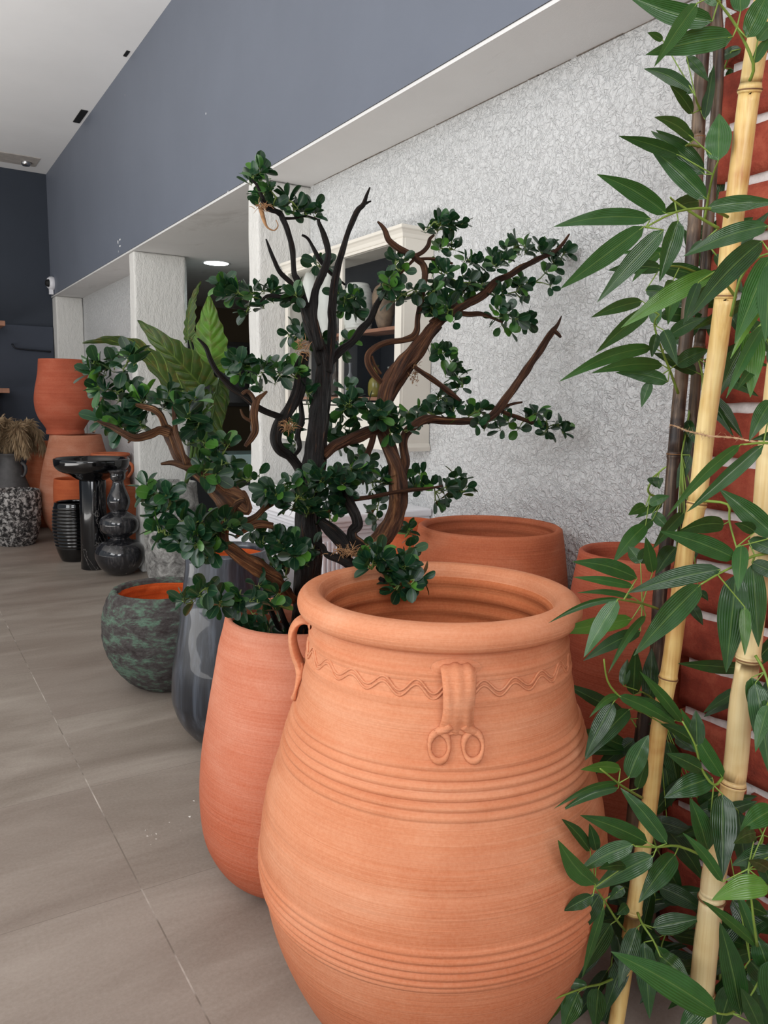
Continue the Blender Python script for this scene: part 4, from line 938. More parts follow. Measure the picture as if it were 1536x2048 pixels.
# foliage -------------------------------------------------------------
random.seed(42)
CL = [ # x, y, rx, ry, rosettes, depth offset
 (505, 345, 34, 26, 6, 0), (520, 378, 26, 22, 4, 0), (552, 385, 22, 24, 3, .02), (585, 395, 30, 24, 5, .02), (618, 415, 26, 22, 5, 0),
 (468, 568, 32, 22, 6, 0), (505, 585, 34, 22, 5, -.02), (545, 575, 38, 24, 6, -.02), (592, 570, 26, 26, 4, -.02), (498, 605, 22, 14, 2, 0),
 (640, 525, 30, 18, 5, .08), (690, 588, 34, 24, 6, .08), (712, 605, 16, 18, 2, .08), (590, 665, 30, 24, 5, .05), (640, 660, 16, 24, 3, .1), (690, 685, 20, 26, 3, .12),
 (490, 722, 38, 24, 8, -.03), (540, 735, 34, 26, 7, -.03), (590, 745, 34, 28, 6, -.02), (612, 775, 20, 28, 3, -.03), (525, 765, 22, 14, 2, 0),
 (700, 805, 40, 28, 8, -.10), (735, 820, 36, 34, 7, -.10), (770, 835, 34, 34, 6, -.10), (800, 850, 26, 28, 4, -.05), (690, 840, 30, 26, 4, .08), (695, 780, 22, 18, 2, -.08),
 (790, 520, 28, 26, 4, .02), (765, 560, 32, 30, 6, 0), (805, 580, 34, 26, 6, 0), (845, 590, 34, 26, 5, -.02), (875, 620, 34, 28, 6, -.08), (905, 610, 30, 28, 4, -.06),
 (868, 435, 26, 22, 4, 0), (900, 450, 36, 26, 6, 0), (905, 490, 34, 26, 6, 0), (935, 510, 28, 26, 4, .02), (885, 540, 36, 26, 6, .03), (915, 555, 38, 28, 7, -.04), (960, 565, 40, 30, 7, -.04),
 (985, 520, 42, 28, 7, 0), (1030, 485, 36, 24, 6, .02), (1080, 480, 40, 26, 7, .02), (1115, 520, 34, 28, 6, 0), (1070, 555, 46, 26, 7, 0), (1030, 575, 36, 26, 5, 0), (1010, 625, 40, 26, 6, -.02), (1045, 635, 24, 20, 3, 0), (1010, 655, 26, 14, 2, 0),
 (880, 700, 28, 22, 4, .05), (910, 725, 28, 30, 4, .05), (925, 765, 24, 34, 5, .05), (875, 790, 26, 24, 3, .05), (905, 820, 36, 22, 5, .02), (950, 815, 34, 20, 4, 0), (965, 840, 24, 16, 2, -.04),
 (835, 820, 44, 18, 6, .08), (870, 820, 36, 18, 4, .08), (1005, 835, 26, 18, 3, 0), (1050, 830, 40, 24, 6, 0), (1095, 845, 36, 20, 6, 0), (1125, 855, 14, 14, 2, 0),
 (195, 745, 24, 30, 4, -.03), (215, 720, 28, 24, 5, 0), (255, 715, 30, 22, 4, 0), (235, 775, 34, 30, 6, -.02), (275, 785, 26, 26, 4, 0), (225, 820, 28, 24, 4, 0), (250, 840, 26, 22, 4, -.02), (290, 845, 24, 16, 3, -.02), (190, 710, 16, 12, 1, 0),
 (335, 790, 30, 22, 4, -.03), (375, 800, 34, 30, 6, -.03), (405, 830, 34, 34, 6, -.03), (400, 870, 36, 28, 5, 0), (445, 900, 38, 30, 6, -.02), (465, 930, 40, 28, 6, -.02), (425, 930, 26, 20, 3, -.04), (500, 950, 30, 24, 4, 0),
 (305, 970, 28, 22, 4, -.03), (340, 1000, 36, 28, 7, -.04), (330, 1050, 40, 28, 7, -.05), (380, 1040, 44, 30, 8, -.06), (420, 1060, 36, 34, 7, -.06), (370, 1080, 44, 26, 7, -.05), (430, 1095, 34, 20, 5, -.05), (460, 1040, 24, 26, 4, -.02), (345, 975, 30, 18, 3, .04),
 (560, 970, 36, 28, 8, -.12), (595, 985, 40, 34, 9, -.14), (630, 975, 36, 34, 7, -.12), (615, 1020, 36, 24, 6, -.12), (660, 940, 34, 30, 6, -.10), (700, 950, 36, 32, 7, -.10), (720, 930, 28, 26, 4, -.06), (680, 985, 34, 26, 6, -.06), (670, 1030, 28, 22, 3, -.04),
 (745, 955, 36, 26, 6, .02), (790, 950, 34, 26, 5, .02), (835, 955, 36, 28, 6, .02), (870, 975, 34, 24, 6, .04), (915, 960, 30, 22, 5, .06), (930, 972, 16, 16, 2, .06), (755, 1010, 26, 30, 3, .1),
 (530, 1055, 30, 26, 5, -.10), (560, 1075, 34, 26, 6, -.10), (590, 1090, 30, 28, 6, -.12), (620, 1105, 34, 32, 6, -.14), (545, 1110, 34, 24, 4, .02), (575, 1125, 34, 28, 4, .02),
 (385, 1195, 26, 18, 3, -.04), (415, 1165, 30, 22, 4, -.04), (435, 1195, 34, 20, 4, -.06), (475, 1185, 34, 22, 4, -.08), (515, 1175, 34, 26, 5, -.08), (545, 1190, 26, 24, 3, -.08), (500, 1210, 26, 16, 2, -.06),
 (490, 1250, 24, 18, 4, .02), (500, 1272, 24, 14, 3, .02), (540, 1255, 20, 18, 2, .06), (572, 1275, 18, 10, 2, .04), (530, 1275, 18, 10, 1, .06),
 (750, 1125, 30, 28, 8, 0), (785, 1135, 38, 30, 10, 0), (800, 1165, 30, 20, 5, 0), (830, 1155, 18, 20, 3, 0), (740, 1090, 12, 20, 1, 0), (810, 1065, 20, 24, 3, .14), (820, 1090, 16, 14, 2, .14),
 (600, 845, 30, 24, 4, .06), (690, 870, 26, 22, 3, .1), (660, 870, 22, 20, 3, .1), (590, 880, 22, 18, 2, .1), (735, 905, 26, 20, 3, .1), (715, 590, 16, 14, 1, .08)]
fol = {}
cam_dir = -FWD
for (x, y, rx, ry, nr, do) in CL:
    # nearest branch
    best = None
    for bi, (bo_, anchors) in enumerate(BR):
        for ax_ in anchors:
            e = (ax_[0]-x)**2+(ax_[1]-y)**2
            if best is None or e < best[0]: best = (e, bi, ax_)
    bi = best[1]
    key = bi
    if key not in fol: fol[key] = (MB(),)*2
    mlf, mtw = fol[key]
    dd = treed(x)
    if x < 470 and y > 690: dd = 1.92 if y < 1120 else 2.08
    if x < 300 and y < 900: dd = 1.86
    if 470 <= x < 560 and y > 1130: dd = 2.15
    if x > 730 and y > 1085 and y < 1200: dd = 1.94; y -= 6
    if y > 1235: dd = 2.36; rx *= .6; y -= 6
    y += 9
    dd += do + (random.choice((-.03, .05, .09)) if x < 480 else random.choice((-.02, .02, .06))); cc = loc(at(x, y, dd)); out = (at(x, y, dd)-at(best[2][0], best[2][1], dd))
    out = out.normalized() if out.length > .01 else Vector((0, 0, 1))
    pxm = dd/F
    nr2 = int(round(nr*.80+.4))
    for k in range(nr2):
        a = random.uniform(0, 6.28); q = math.sqrt(random.random())*.8
        c = cc + RT*(math.cos(a)*q*rx*pxm) + UP*(math.sin(a)*q*ry*pxm) + FWD*random.gauss(0, rx*pxm*.45)
        c = Vector(c)
        axv = cam_dir*random.uniform(-.1, .9)+Vector((0, 0, .55))+out*.5+(c-cc).normalized()*.5+Vector((random.gauss(0, .4), random.gauss(0, .4), random.gauss(0, .3)))
        Lf = .0405*(1.05 if x < 470 else 1.0)
        rosette(mlf, mtw, c, axv, Lf, random.choice((4, 5, 5, 6)), cc, .24 if (y < 1000 and random.random() < .5) else .12)
for key, (a, b_) in fol.items():
    a.build('foliage', [M_leaf, M_twig], BR[key][0])
# ================================================================== ELEPHANT EAR
random.seed(8)
ee = empty('elephant_ear_plant', (1.93, 6.30, .75), 'large-leaved elephant ear plant with wavy green leaves in the stone planter', 'plant')
ep = Vector(ee.location)
def big_leaf(name, spine, wpx, tint, roll=0.0, back=.06, stem=None):
    """spine: list of (px,py,depth) from the heart end to the tip"""
    P = [Vector(p) for p in smooth3([at(*p) for p in spine], 14)]
    n_ = len(P); m = MB(); vs = []; cs = []; NV = 25; wpx *= .80
    dm_ = spine[0][2]; W_ = wpx*dm_/F
    for i, p in enumerate(P):
        u = i/(n_-1); tan = (P[min(i+1, n_-1)]-P[max(i-1, 0)]).normalized()
        view = (EYE-p).normalized(); s = tan.cross(view).normalized(); nn = s.cross(tan)
        s = (s*math.cos(roll)+nn*math.sin(roll)).normalized(); nn = s.cross(tan).normalized()
        w = W_*.5*(math.sin(math.pi*min(1, (u*.93+.07))**.62))**.9*(1-.15*u)
        w *= 1+.07*math.sin(u*34)
        for k in range(NV):
            v = -1+2*k/(NV-1)
            rib = .009*math.cos((u*8-abs(v)*1.7)*2*math.pi)*min(1, abs(v)*4)*(1-u*.5)
            vs.append(p+s*(v*w)-tan*(abs(v)**1.5*W_*.16*(1-u)*(1 if u < .3 else .3))-nn*(abs(v)*w*.25+rib)-ep)
            cs.append((min(1, max(0, tint+.25*noise.noise(Vector((u*5, v*2, tint*9))))), abs(v), u, 1))
    fs = []
    for i in range(n_-1):
        for k in range(NV-1):
            a = i*NV+k; fs.append((a, a+1, a+NV+1, a+NV))
    m.add(vs, fs, cs); o = m.build('leaf', M_aleaf, ee)
    if stem:
        st_ = MB(); st_.tube([at(*q)-ep for q in stem], [.016, .012, .008][:len(stem)] if len(stem) == 3 else [.014]*len(stem), 8, sub=4)
        st_.build('stem', plain('plant_stem', S((66, 92, 40)), .5), o)
def smooth3(P, sub):
    out = []
    for i in range(len(P)-1):
        p0 = P[max(i-1, 0)]; p1 = P[i]; p2 = P[i+1]; p3 = P[min(i+2, len(P)-1)]
        for k in range(sub):
            t_ = k/sub; out.append(.5*((2*p1)+(p2-p0)*t_+(2*p0-5*p1+4*p2-p3)*t_*t_+(3*p1-p0-3*p2+p3)*t_**3))
    out.append(P[-1]); return out
D_ = 5.9
base_ = (372, 965, 6.18)
big_leaf('leaf', [(424, 735, D_), (421, 690, D_), (419, 640, D_-.05), (418, 590, D_-.1)], 92, .95, 0, stem=[base_, (412, 860, 6.0), (425, 725, D_)])
big_leaf('leaf', [(405, 775, D_-.1), (372, 738, D_-.2), (325, 690, D_-.3), (275, 640, D_-.35)], 100, .62, .45, stem=[base_, (410, 850, 6.0), (405, 770, D_-.1)])
big_leaf('leaf', [(392, 850, D_-.25), (345, 780, D_-.4), (290, 712, D_-.55), (230, 684, D_-.62), (165, 686, D_-.7)], 84, .25, .95, stem=[base_, (392, 900, 6.0), (390, 845, D_-.25)])
big_leaf('leaf', [(376, 680, D_+.1), (376, 650, D_+.1), (384, 600, D_+.1), (402, 562, D_)], 46, .5, .9, stem=[base_, (405, 820, 6.0), (378, 675, D_+.1)])
big_leaf('leaf', [(430, 790, D_+.15), (420, 850, D_+.1), (425, 900, D_+.05), (440, 960, D_)], 74, .72, .2, stem=[base_, (405, 850, 6.0), (430, 785, D_+.15)])
big_leaf('leaf', [(437, 760, D_+.3), (444, 790, D_+.3), (440, 830, D_+.25), (436, 850, D_+.2)], 46, .45, .3, stem=[base_, (420, 850, 6.0), (437, 755, D_+.3)])
big_leaf('leaf', [(370, 800, D_), (345, 770, D_-.05), (325, 745, D_-.1)], 46, .55, .8, stem=[base_, (385, 880, 6.0), (371, 803, D_)])
m = MB(); vs, fs = lathe([(0, .02), (.16, .0)], 24); m.add(vs, fs); m.build('root_ball', plain('dark_potting_soil', S((30, 26, 22)), .95), ee)

# ================================================================== BAMBOO
random.seed(77)
def culm_path(pts): return [at(*p) for p in pts]
def make_culm(root, pts, rpx, nodes, mat, ):
    o_ = Vector(root.location)
    P = smooth3(culm_path(pts), 6); L = len(P)
    m = MB(); R_ = []
    NP = [at(*n_) for n_ in nodes]
    Q = []; QR = []
    for i, p in enumerate(P):
        u = i/(L-1); d = (p-EYE).dot(FWD); r = (rpx[0]*(1-u)+rpx[1]*u)*d/F
        Q.append(p-o_); QR.append(r)
    # insert swollen rings near nodes
    for npt in NP:
        bi = min(range(len(Q)-1), key=lambda i: ((Q[i]+Q[i+1])*.5+o_-npt).length)
        a, b_ = Q[bi], Q[bi+1]; seg = (b_-a); tt = max(.2, min(.8, (npt-o_-a).dot(seg)/seg.length_squared)); l = seg.length
        r = QR[bi]
        ins = []; 
        for dz, k_ in ((-.010, 1.0), (-.005, 1.07), (-.002, 1.14), (.000, 1.10), (.001, 1.02), (.003, 1.10), (.006, 1.05), (.012, 1.0)):
            ins.append((a+seg*(tt+dz/l), r*k_))
        Q = Q[:bi+1]+[q for q, _ in ins]+Q[bi+1:]; QR = QR[:bi+1]+[q for _, q in ins]+QR[bi+1:]
    m.tube(Q, QR, 20)
    cu = m.build('culm', mat, root)
    for npt in NP:
        mn = MB()
        i = min(range(len(Q)), key=lambda i: (Q[i]+o_-npt).length)
        T_ = (Q[min(i+2, len(Q)-1)]-Q[max(0, i-2)]).normalized(); r = QR[i]*1.03
        c = Q[i]; mn.tube([c-T_*.0012, c+T_*.0012], [r*1.04, r*1.04], 20)
        mn.build('node_ring', M_node, cu)
    return cu
def blade(m, b0, tip, Wd, tint, roll, droop, twist=0.0, fold=.22):
    ax = tip-b0; L = ax.length; d = ax.normalized(); mid = (b0+tip)*.5
    view = (EYE-mid).normalized(); s = d.cross(view).normalized(); n = s.cross(d).normalized()
    if n.dot(view) < 0: n = -n
    NU = 12; NV = 6; vs = []; cs = []
    for i in range(NU+1):
        u = i/NU
        w = (math.sin(math.pi*u**.70)**.62 if 0 < u < 1 else 0.03)*Wd*.47
        if u > .5: w *= 1-.45*((u-.5)/.5)**1.4
        rl = roll+twist*u
        s2 = s*math.cos(rl)+n*math.sin(rl); n2 = n*math.cos(rl)-s*math.sin(rl)
        bow = math.sin(math.pi*u)*droop*L
        p = b0+ax*u+Vector((0, 0, bow))+n*(bow*.25)
        for k in range(NV+1):
            v = -1+2*k/NV
            vs.append(p+s2*(v*w)+n2*(fold*abs(v)*w+.05*w*math.sin(u*22+v*2)))
            cs.append((tint, abs(v), u, 1))
    fs = []
    for i in range(NU):
        for k in range(NV):
            a = i*(NV+1)+k; fs.append((a, a+1, a+NV+2, a+NV+1))
    m.add(vs, fs, cs)
def zz(o, sc_): return lambda x, y: (o[0]+x/sc_, o[1]+y/sc_)
z6 = zz((1100, 0), 2.926); z7 = zz((1100, 650), 2.926); z8 = zz((1080, 1300), 2.739)
def spray(culm_o, root, z, twig, leaves, d, sc_=2.926, dend=None):
    """twig: polyline in crop coordinates; leaves: (bx,by,tx,ty,width,tint[,roll,droop,ddepth])"""
    o_ = Vector(root.location); ml_ = MB(); mt = ml_
    dd = [d, dend if dend else d-.08]
    n_ = len(twig)
    TW = []
    for i, q in enumerate(twig):
        X, Y = z(*q); TW.append(at(X, Y, dd[0]+(dd[1]-dd[0])*i/max(1, n_-1)))
    if n_ > 1: mt.tube([p-o_ for p in TW], [.0032-.0016*i/max(1, n_-1) for i in range(n_)], 7, sub=3, mi=1)
    def near(q):
        X, Y = z(*q); best = None
        for i in range(n_):
            xx, yy = z(*twig[i]); e = (xx-X)**2+(yy-Y)**2
            if best is None or e < best[0]: best = (e, i)
        return TW[best[1]], dd[0]+(dd[1]-dd[0])*best[1]/max(1, n_-1)
    for lf in leaves:
        bx, by, tx, ty, w, tint = lf[:6]
        roll = lf[6] if len(lf) > 6 else random.uniform(-.35, .35)
        dr = lf[7] if len(lf) > 7 else random.uniform(.02, .07)
        tdd = lf[8] if len(lf) > 8 else random.uniform(-.06, .03)
        j, dj = near((bx, by)); dj += random.uniform(-.01, .01)
        X, Y = z(bx, by); X2, Y2 = z(tx, ty)
        b0 = at(X, Y, dj); tp_ = at(X2, Y2, dj+tdd)
        ww = w/sc_*dj/F*1.08
        mt.tube([j-o_, (j+b0)*.5-o_, b0-o_, b0+(tp_-b0)*.06-o_], [.0016, .0014, .0011, .0008], 5, cap=False, mi=1)
        blade2(ml_, b0, tp_, ww, tint, roll, dr, o_)
    ml_.build('leaf_spray', [M_bleaf, M_btwig], culm_o)
def blade2(m, b0, tp_, ww, tint, roll, dr, o_):
    k = len(m.v); blade(m, b0, tp_, ww, tint, roll, dr, random.uniform(-.25, .25), random.uniform(.1, .35))
    for i in range(k, len(m.v)): v = m.v[i]; m.v[i] = (v[0]-o_.x, v[1]-o_.y, v[2]-o_.z)
def root_at(x, y, d, label):
    p = at(x, y, d); return empty('bamboo_cane', p, label, 'bamboo')
# pale cane 1
CB2 = (1386, 2196, 1.702); CB3 = (1228, 1990, 1.995); CB4 = (1290, 1985, 2.005)
b1 = root_at(1214, 2113, 1.806, 'tall pale bamboo cane leaning beside the big jar, leafy, left of the thicker pale one')
c1 = make_culm(b1, [(1214, 2113, 1.806), (1232, 2048, 1.79), (1266, 1829, 1.76), (1299, 1610, 1.74), (1317, 1464, 1.72), (1343, 1316, 1.70), (1370, 1111, 1.67), (1394, 1005, 1.65), (1414, 838, 1.62), (1435, 700, 1.59), (1449, 595, 1.56), (1462, 478, 1.53), (1479, 342, 1.50), (1496, 205, 1.47), (1512, 102, 1.44), (1530, 0, 1.42), (1552, -160, 1.38)], (14.5, 22), [(1449, 592, 1.56), (1394, 1007, 1.65), (1339, 1358, 1.70), (1266, 1829, 1.76), (1500, 180, 1.46)], M_culm)
b2 = root_at(*CB2, 'thick bleached bamboo cane at the right edge in front of the brick pier')
c2 = make_culm(b2, [CB2, (1398, 2048, 1.69), (1409, 1921, 1.67), (1423, 1800, 1.65), (1430, 1738, 1.64), (1467, 1563, 1.62), (1482, 1410, 1.60), (1496, 1322, 1.58), (1524, 1077, 1.54), (1536, 923, 1.52), (1560, 700, 1.48), (1590, 400, 1.42)], (24, 21), [(1495, 1318, 1.58), (1467, 1568, 1.62), (1423, 1798, 1.65), (1404, 1985, 1.68)], M_culm2)
b3 = root_at(*CB3, 'dark brown bamboo cane standing left of the pale canes')
c3 = make_culm(b3, [CB3, (1244, 1850, 1.97), (1255, 1767, 1.95), (1284, 1464, 1.90), (1312, 1316, 1.88), (1319, 1197, 1.87), (1336, 1060, 1.86), (1349, 906, 1.84), (1363, 752, 1.83), (1373, 666, 1.82), (1384, 513, 1.80), (1390, 427, 1.80), (1396, 273, 1.79), (1401, 171, 1.78), (1408, 68, 1.77), (1418, -100, 1.75)], (14, 13), [(1396, 276, 1.79), (1349, 908, 1.84), (1316, 1260, 1.875)], M_dculm)
b4 = root_at(*CB4, 'second dark bamboo cane just behind, nearest the brick edge')
c4 = make_culm(b4, [CB4, (1325, 1500, 1.93), (1370, 1009, 1.88), (1378, 923, 1.87), (1387, 821, 1.87), (1394, 735, 1.86), (1401, 666, 1.85), (1420, 400, 1.83), (1437, 137, 1.81), (1433, 14, 1.80), (1432, -120, 1.79)], (10, 11), [(1398, 700, 1.90), (1437, 120, 1.87), (1372, 985, 1.92)], M_dculm)
# sprays on cane 1
spray(c1, b1, z6, [(1170, 470), (1190, 370), (1095, 160), (985, 10), (960, -30)], [(950, 125, 450, -30, 120, .35, .1, -.04), (860, 20, 610, 390, 95, .55, .3), (1070, 215, 560, 320, 135, .45, -.1, .03), (1000, 10, 860, -90, 100, .6), (1115, 70, 1110, -120, 110, .5), (1150, 220, 1290, -60, 130, .6), (1215, 240, 1330, 120, 90, .8), (1190, 370, 1300, 200, 60, .5)], 1.42, dend=1.30)
spray(c1, b1, z6, [(985, 1335), (870, 1270), (730, 1180), (705, 1155)], [(750, 1290, 640, 1650, 118, .35, .5, .03), (900, 1410, 800, 1500, 40, .2)], 1.50, dend=1.42)
spray(c1, b1, z6, [(1040, 1270), (920, 1220), (740, 1240), (560, 1330)], [(680, 1250, 275, 1020, 105, .35, .1, .05), (590, 1280, 20, 1327, 95, .4, .0, .05), (550, 1325, 60, 1690, 115, .4, -.1, .0), (665, 1345, 275, 1770, 112, .35, .2, .02), (920, 1215, 1340, 1185, 92, .4, 0, .03)], 1.50, dend=1.38)
spray(c1, b1, z6, [(905, 1290), (930, 1130), (955, 1020), (985, 940)], [(905, 1020, 590, 765, 92, .15, .2), (915, 1165, 580, 860, 110, .3, .1, .03), (985, 940, 990, 665, 145, .7, .3, .03), (760, 910, 400, 795, 80, .2), (820, 795, 610, 685, 72, .25)], 1.62, dend=1.5)
spray(c1, b1, z6, [(1060, 1850), (1110, 1640), (1200, 1520), (1290, 1480)], [(1290, 1500, 1080, 2010, 150, .75, .2, .02), (1320, 1640, 1055, 2100, 75, .95, .3, .06), (1276, 1320, 780, 1500, 112, .3, -.1, .05), (1240, 1410, 800, 1880, 132, .1, .2, .05), (1290, 1540, 1260, 2000, 120, .45)], 1.42, dend=1.30)
spray(c1, b1, z6, [(1080, 1730), (1020, 1650), (965, 1590)], [(965, 1590, 415, 1918, 115, .88, .0, .03), (870, 1650, 780, 1900, 60, .1)], 1.46, dend=1.38)
spray(c1, b1, z7, [(905, 1030), (1040, 1050), (1050, 1150), (1090, 1300)], [(1320, 1240, 990, 960, 125, .35, .1, .02), (1020, 1165, 740, 1215, 100, .12), (1200, 1210, 1080, 1160, 70, .12), (1085, 1365, 640, 1205, 115, .35, .1, .03), (1090, 1460, 1030, 2035, 165, .25, .1, .02), (1120, 1290, 1100, 1560, 90, .6)], 1.62, dend=1.48)
spray(c1, b1, z7, [(1350, 1330), (1200, 1350), (1100, 1400), (980, 1460), (880, 1520)], [(1000, 1430, 455, 1568, 112, .15, -.15, .03), (880, 1520, 490, 1935, 138, .28, .1, .02), (1185, 1400, 1220, 1885, 125, .4, -.1, .02), (1140, 1650, 1140, 1935, 72, .85), (1180, 1390, 1400, 1500, 90, .2), (1160, 1260, 1380, 1350, 90, .2)], 1.52, dend=1.44)
spray(c1, b1, z7, [(1400, 700), (1250, 690), (1130, 700)], [(1115, 700, 680, 1125, 68, .6, .3, .05), (1250, 700, 800, 1095, 85, .35, .2, .0), (1300, 440, 1165, 680, 100, .35), (1380, 640, 1180, 672, 60, .2)], 1.42, dend=1.40)
spray(c1, b1, z7, [(1330, -60), (1276, -40), (1230, 0)], [(1250, 0, 1030, 430, 72, .75, .3), (1190, 40, 1172, 424, 132, .85, .2), (1290, 130, 1380, 380, 90, .3), (1200, 250, 1095, 380, 60, .2)], 1.40, dend=1.35)
spray(c1, b1, z8, [(535, 1440), (560, 1500), (620, 1590), (660, 1680)], [(530, 1520, 430, 1850, 100, .2), (570, 1600, 600, 2020, 120, .18), (665, 1680, 830, 1830, 120, .2), (610, 1530, 610, 1520, 10, .2), (620, 1520, 880, 1470, 112, .22, .0, .0), (640, 1620, 850, 2010, 110, .5)], 1.70, dend=1.62)
spray(c1, b1, z8, [(920, 1140), (760, 1075), (640, 1080), (520, 1075)], [(695, 1060, 440, 755, 92, .3), (590, 1055, 220, 905, 96, .3, 0, .03), (510, 1065, 210, 1215, 95, .3, 0, .05), (620, 1130, 290, 1315, 115, .3, 0, .04), (740, 1120, 540, 1385, 115, .25, .3)], 1.60, 2.739, 1.50)
spray(c1, b1, z8, [(560, 340), (520, 320), (430, 250), (370, 170), (350, 50)], [(430, 250, 270, 370, 42, .8, .4, .12), (400, 290, 245, 590, 92, .12, .2, .03), (490, 325, 245, 605, 92, .15, .1, .05), (780, 395, 545, 115, 62, .5), (740, 390, 415, 252, 84, .25), (845, 505, 660, 405, 72, .2), (430, 250, 760, 420, 70, .4)], 1.68, 2.739, 1.56)
# sprays on cane 2
spray(c2, b2, z8, [(1000, 700), (950, 740), (880, 640), (850, 520), (780, 390)], [(860, 525, 852, 330, 85, .1), (1000, 700, 770, 320, 95, .6, .3, -.02), (885, 655, 692, 565, 85, .15), (945, 700, 680, 810, 125, .2), (920, 1100, 820, 810, 105, .3), (1000, 790, 1000, 1255, 135, .08, .2), (1085, 880, 1135, 1300, 95, .1, .2)], 1.56, 2.739, 1.48)
spray(c2, b2, z8, [(1190, 1620), (1170, 1480), (1140, 1200)], [(1250, 1290, 940, 1370, 125, .92, .2, .10), (1000, 1270, 780, 1000, 60, .5), (1190, 1620, 885, 1370, 62, .55), (1180, 1590, 1060, 1290, 60, .45), (1280, 870, 1095, 990, 120, .75), (1290, 1110, 1050, 1180, 110, .12), (1180, 1000, 1060, 1060, 80, .2), (1250, 1200, 1140, 1150, 70, .15)], 1.52, 2.739, 1.46)
spray(c2, b2, z8, [(1150, 1900), (1050, 1990), (970, 1990)], [(970, 1990, 388, 1652, 155, .72, .0, .03), (1100, 2000, 985, 1490, 130, .15), (1250, 1750, 1180, 1560, 120, .2), (1260, 1700, 1280, 2040, 150, .3), (1200, 2060, 1100, 1850, 90, .25)], 1.52, 2.739, 1.44)
spray(c2, b2, z8, [(1180, 30), (1230, 120), (1260, 250), (1230, 330)], [(1160, 150, 1200, 420, 95, .3), (1180, 180, 1255, 680, 120, .3), (1250, 300, 1180, 560, 80, .5), (1240, 260, 1330, 500, 90, .6)], 1.54, 2.739, 1.48)
# sprays on dark canes
spray(c3, b3, z7, [(750, 400), (700, 260), (660, 160), (610, 0), (640, -60)], [(600, 130, 52, 332, 82, .55, .1, .06), (660, 235, 243, 282, 78, .45, 0, .05), (690, 332, 385, 278, 84, .4, 0, .05), (585, 335, 535, 482, 62, .35), (735, 235, 930, 145, 95, .35), (625, 50, 595, 190, 60, .15), (665, 30, 745, 235, 80, .12), (540, -140, 240, -45, 72, .35, 0, .03), (580, -90, 265, 165, 92, .35, .2), (700, 60, 905, -40, 85, .3), (625, 0, 600, -220, 80, .75)], 1.78, dend=1.64)
spray(c3, b3, z6, [(870, 1600), (760, 1560), (650, 1560)], [(650, 1570, 340, 1582, 82, .12, .2, .05), (700, 1480, 420, 1480, 70, .6), (560, 1700, 730, 1720, 70, .15), (720, 1640, 690, 1900, 110, .7, .4), (640, 1480, 480, 1650, 60, .5)], 1.78, dend=1.66)
spray(c3, b3, z6, [(880, 640), (860, 600), (850, 560)], [(840, 545, 548, 402, 74, .15, .1, .08), (835, 665, 702, 500, 66, .12), (660, 235, 570, 190, 40, .3), (905, 700, 960, 380, 60, .12), (800, 330, 930, 480, 60, .2)], 1.77, dend=1.72)
spray(c3, b3, z6, [(880, 860), (800, 850), (760, 905)], [(900, 1010, 620, 760, 85, .12), (840, 820, 700, 735, 60, .2), (870, 1180, 700, 1230, 90, .4), (860, 1160, 640, 1260, 70, .3)], 1.78, dend=1.70)
spray(c3, b3, z7, [(665, 1015), (585, 990), (580, 940), (640, 860), (680, 830)], [(630, 900, 640, 960, 60, .12), (600, 890, 620, 950, 70, .1), (560, 1060, 458, 1112, 64, .6), (660, 1040, 500, 1130, 54, .5), (560, 1170, 370, 1392, 94, .5), (600, 1100, 700, 1200, 66, .5), (600, 1140, 480, 1240, 60, .3), (580, 1050, 700, 1000, 60, .5)], 1.80, dend=1.72)
spray(c3, b3, z7, [(630, 1660), (540, 1630), (430, 1610), (400, 1605)], [(510, 1480, 130, 1385, 94, .3, 0, .06), (490, 1530, 135, 1475, 52, .75, .1, .02), (490, 1597, 158, 1568, 36, .6), (405, 1600, -10, 1745, 42, .3, .5, .08), (395, 1610, 198, 1945, 104, .6), (480, 1720, 8, 1802, 94, .88, .2, .0), (530, 1790, 195, 1965, 84, .15), (530, 1395, 458, 1295, 80, .25), (530, 1395, 585, 1290, 70, .25), (560, 1700, 340, 2040, 50, .6, .5, .1), (600, 1450, 560, 1240, 70, .4)], 1.72, dend=1.48)
spray(c3, b3, z8, [(560, 810), (490, 770), (430, 730), (330, 650)], [(485, 700, 595, 465, 108, .25), (535, 760, 590, 600, 60, .2), (440, 650, 222, 655, 66, .85, .4, .05), (435, 725, 75, 870, 36, .35, .4, .08), (430, 755, 112, 885, 52, .3, .3, .08)], 1.72, 2.739, 1.50)
spray(c3, b3, z8, [(470, 1540), (420, 1480), (350, 1370), (300, 1300)], [(305, 1285, 98, 1040, 118, .8, .5, -.08), (275, 1100, 118, 925, 66, .1), (310, 1100, 270, 950, 60, .08), (290, 1345, 130, 1430, 74, .08), (330, 1335, 198, 1575, 96, .1), (390, 1500, 243, 1755, 105, .2), (350, 1400, 230, 1800, 50, .4), (470, 1180, 320, 1200, 60, .12), (460, 1300, 380, 1370, 60, .15), (480, 1400, 420, 1450, 60, .2)], 1.76, 2.739, 1.52)
spray(c3, b3, z8, [(420, 1790), (330, 1830), (240, 1850), (30, 1930)], [(210, 1875, 125, 2080, 110, .35), (320, 1855, 300, 2080, 110, .3), (140, 1890, 40, 2050, 50, .7), (260, 1840, 120, 1830, 60, .3), (480, 1650, 350, 2000, 100, .12), (420, 1560, 470, 1800, 90, .1)], 1.78, 2.739, 1.60)
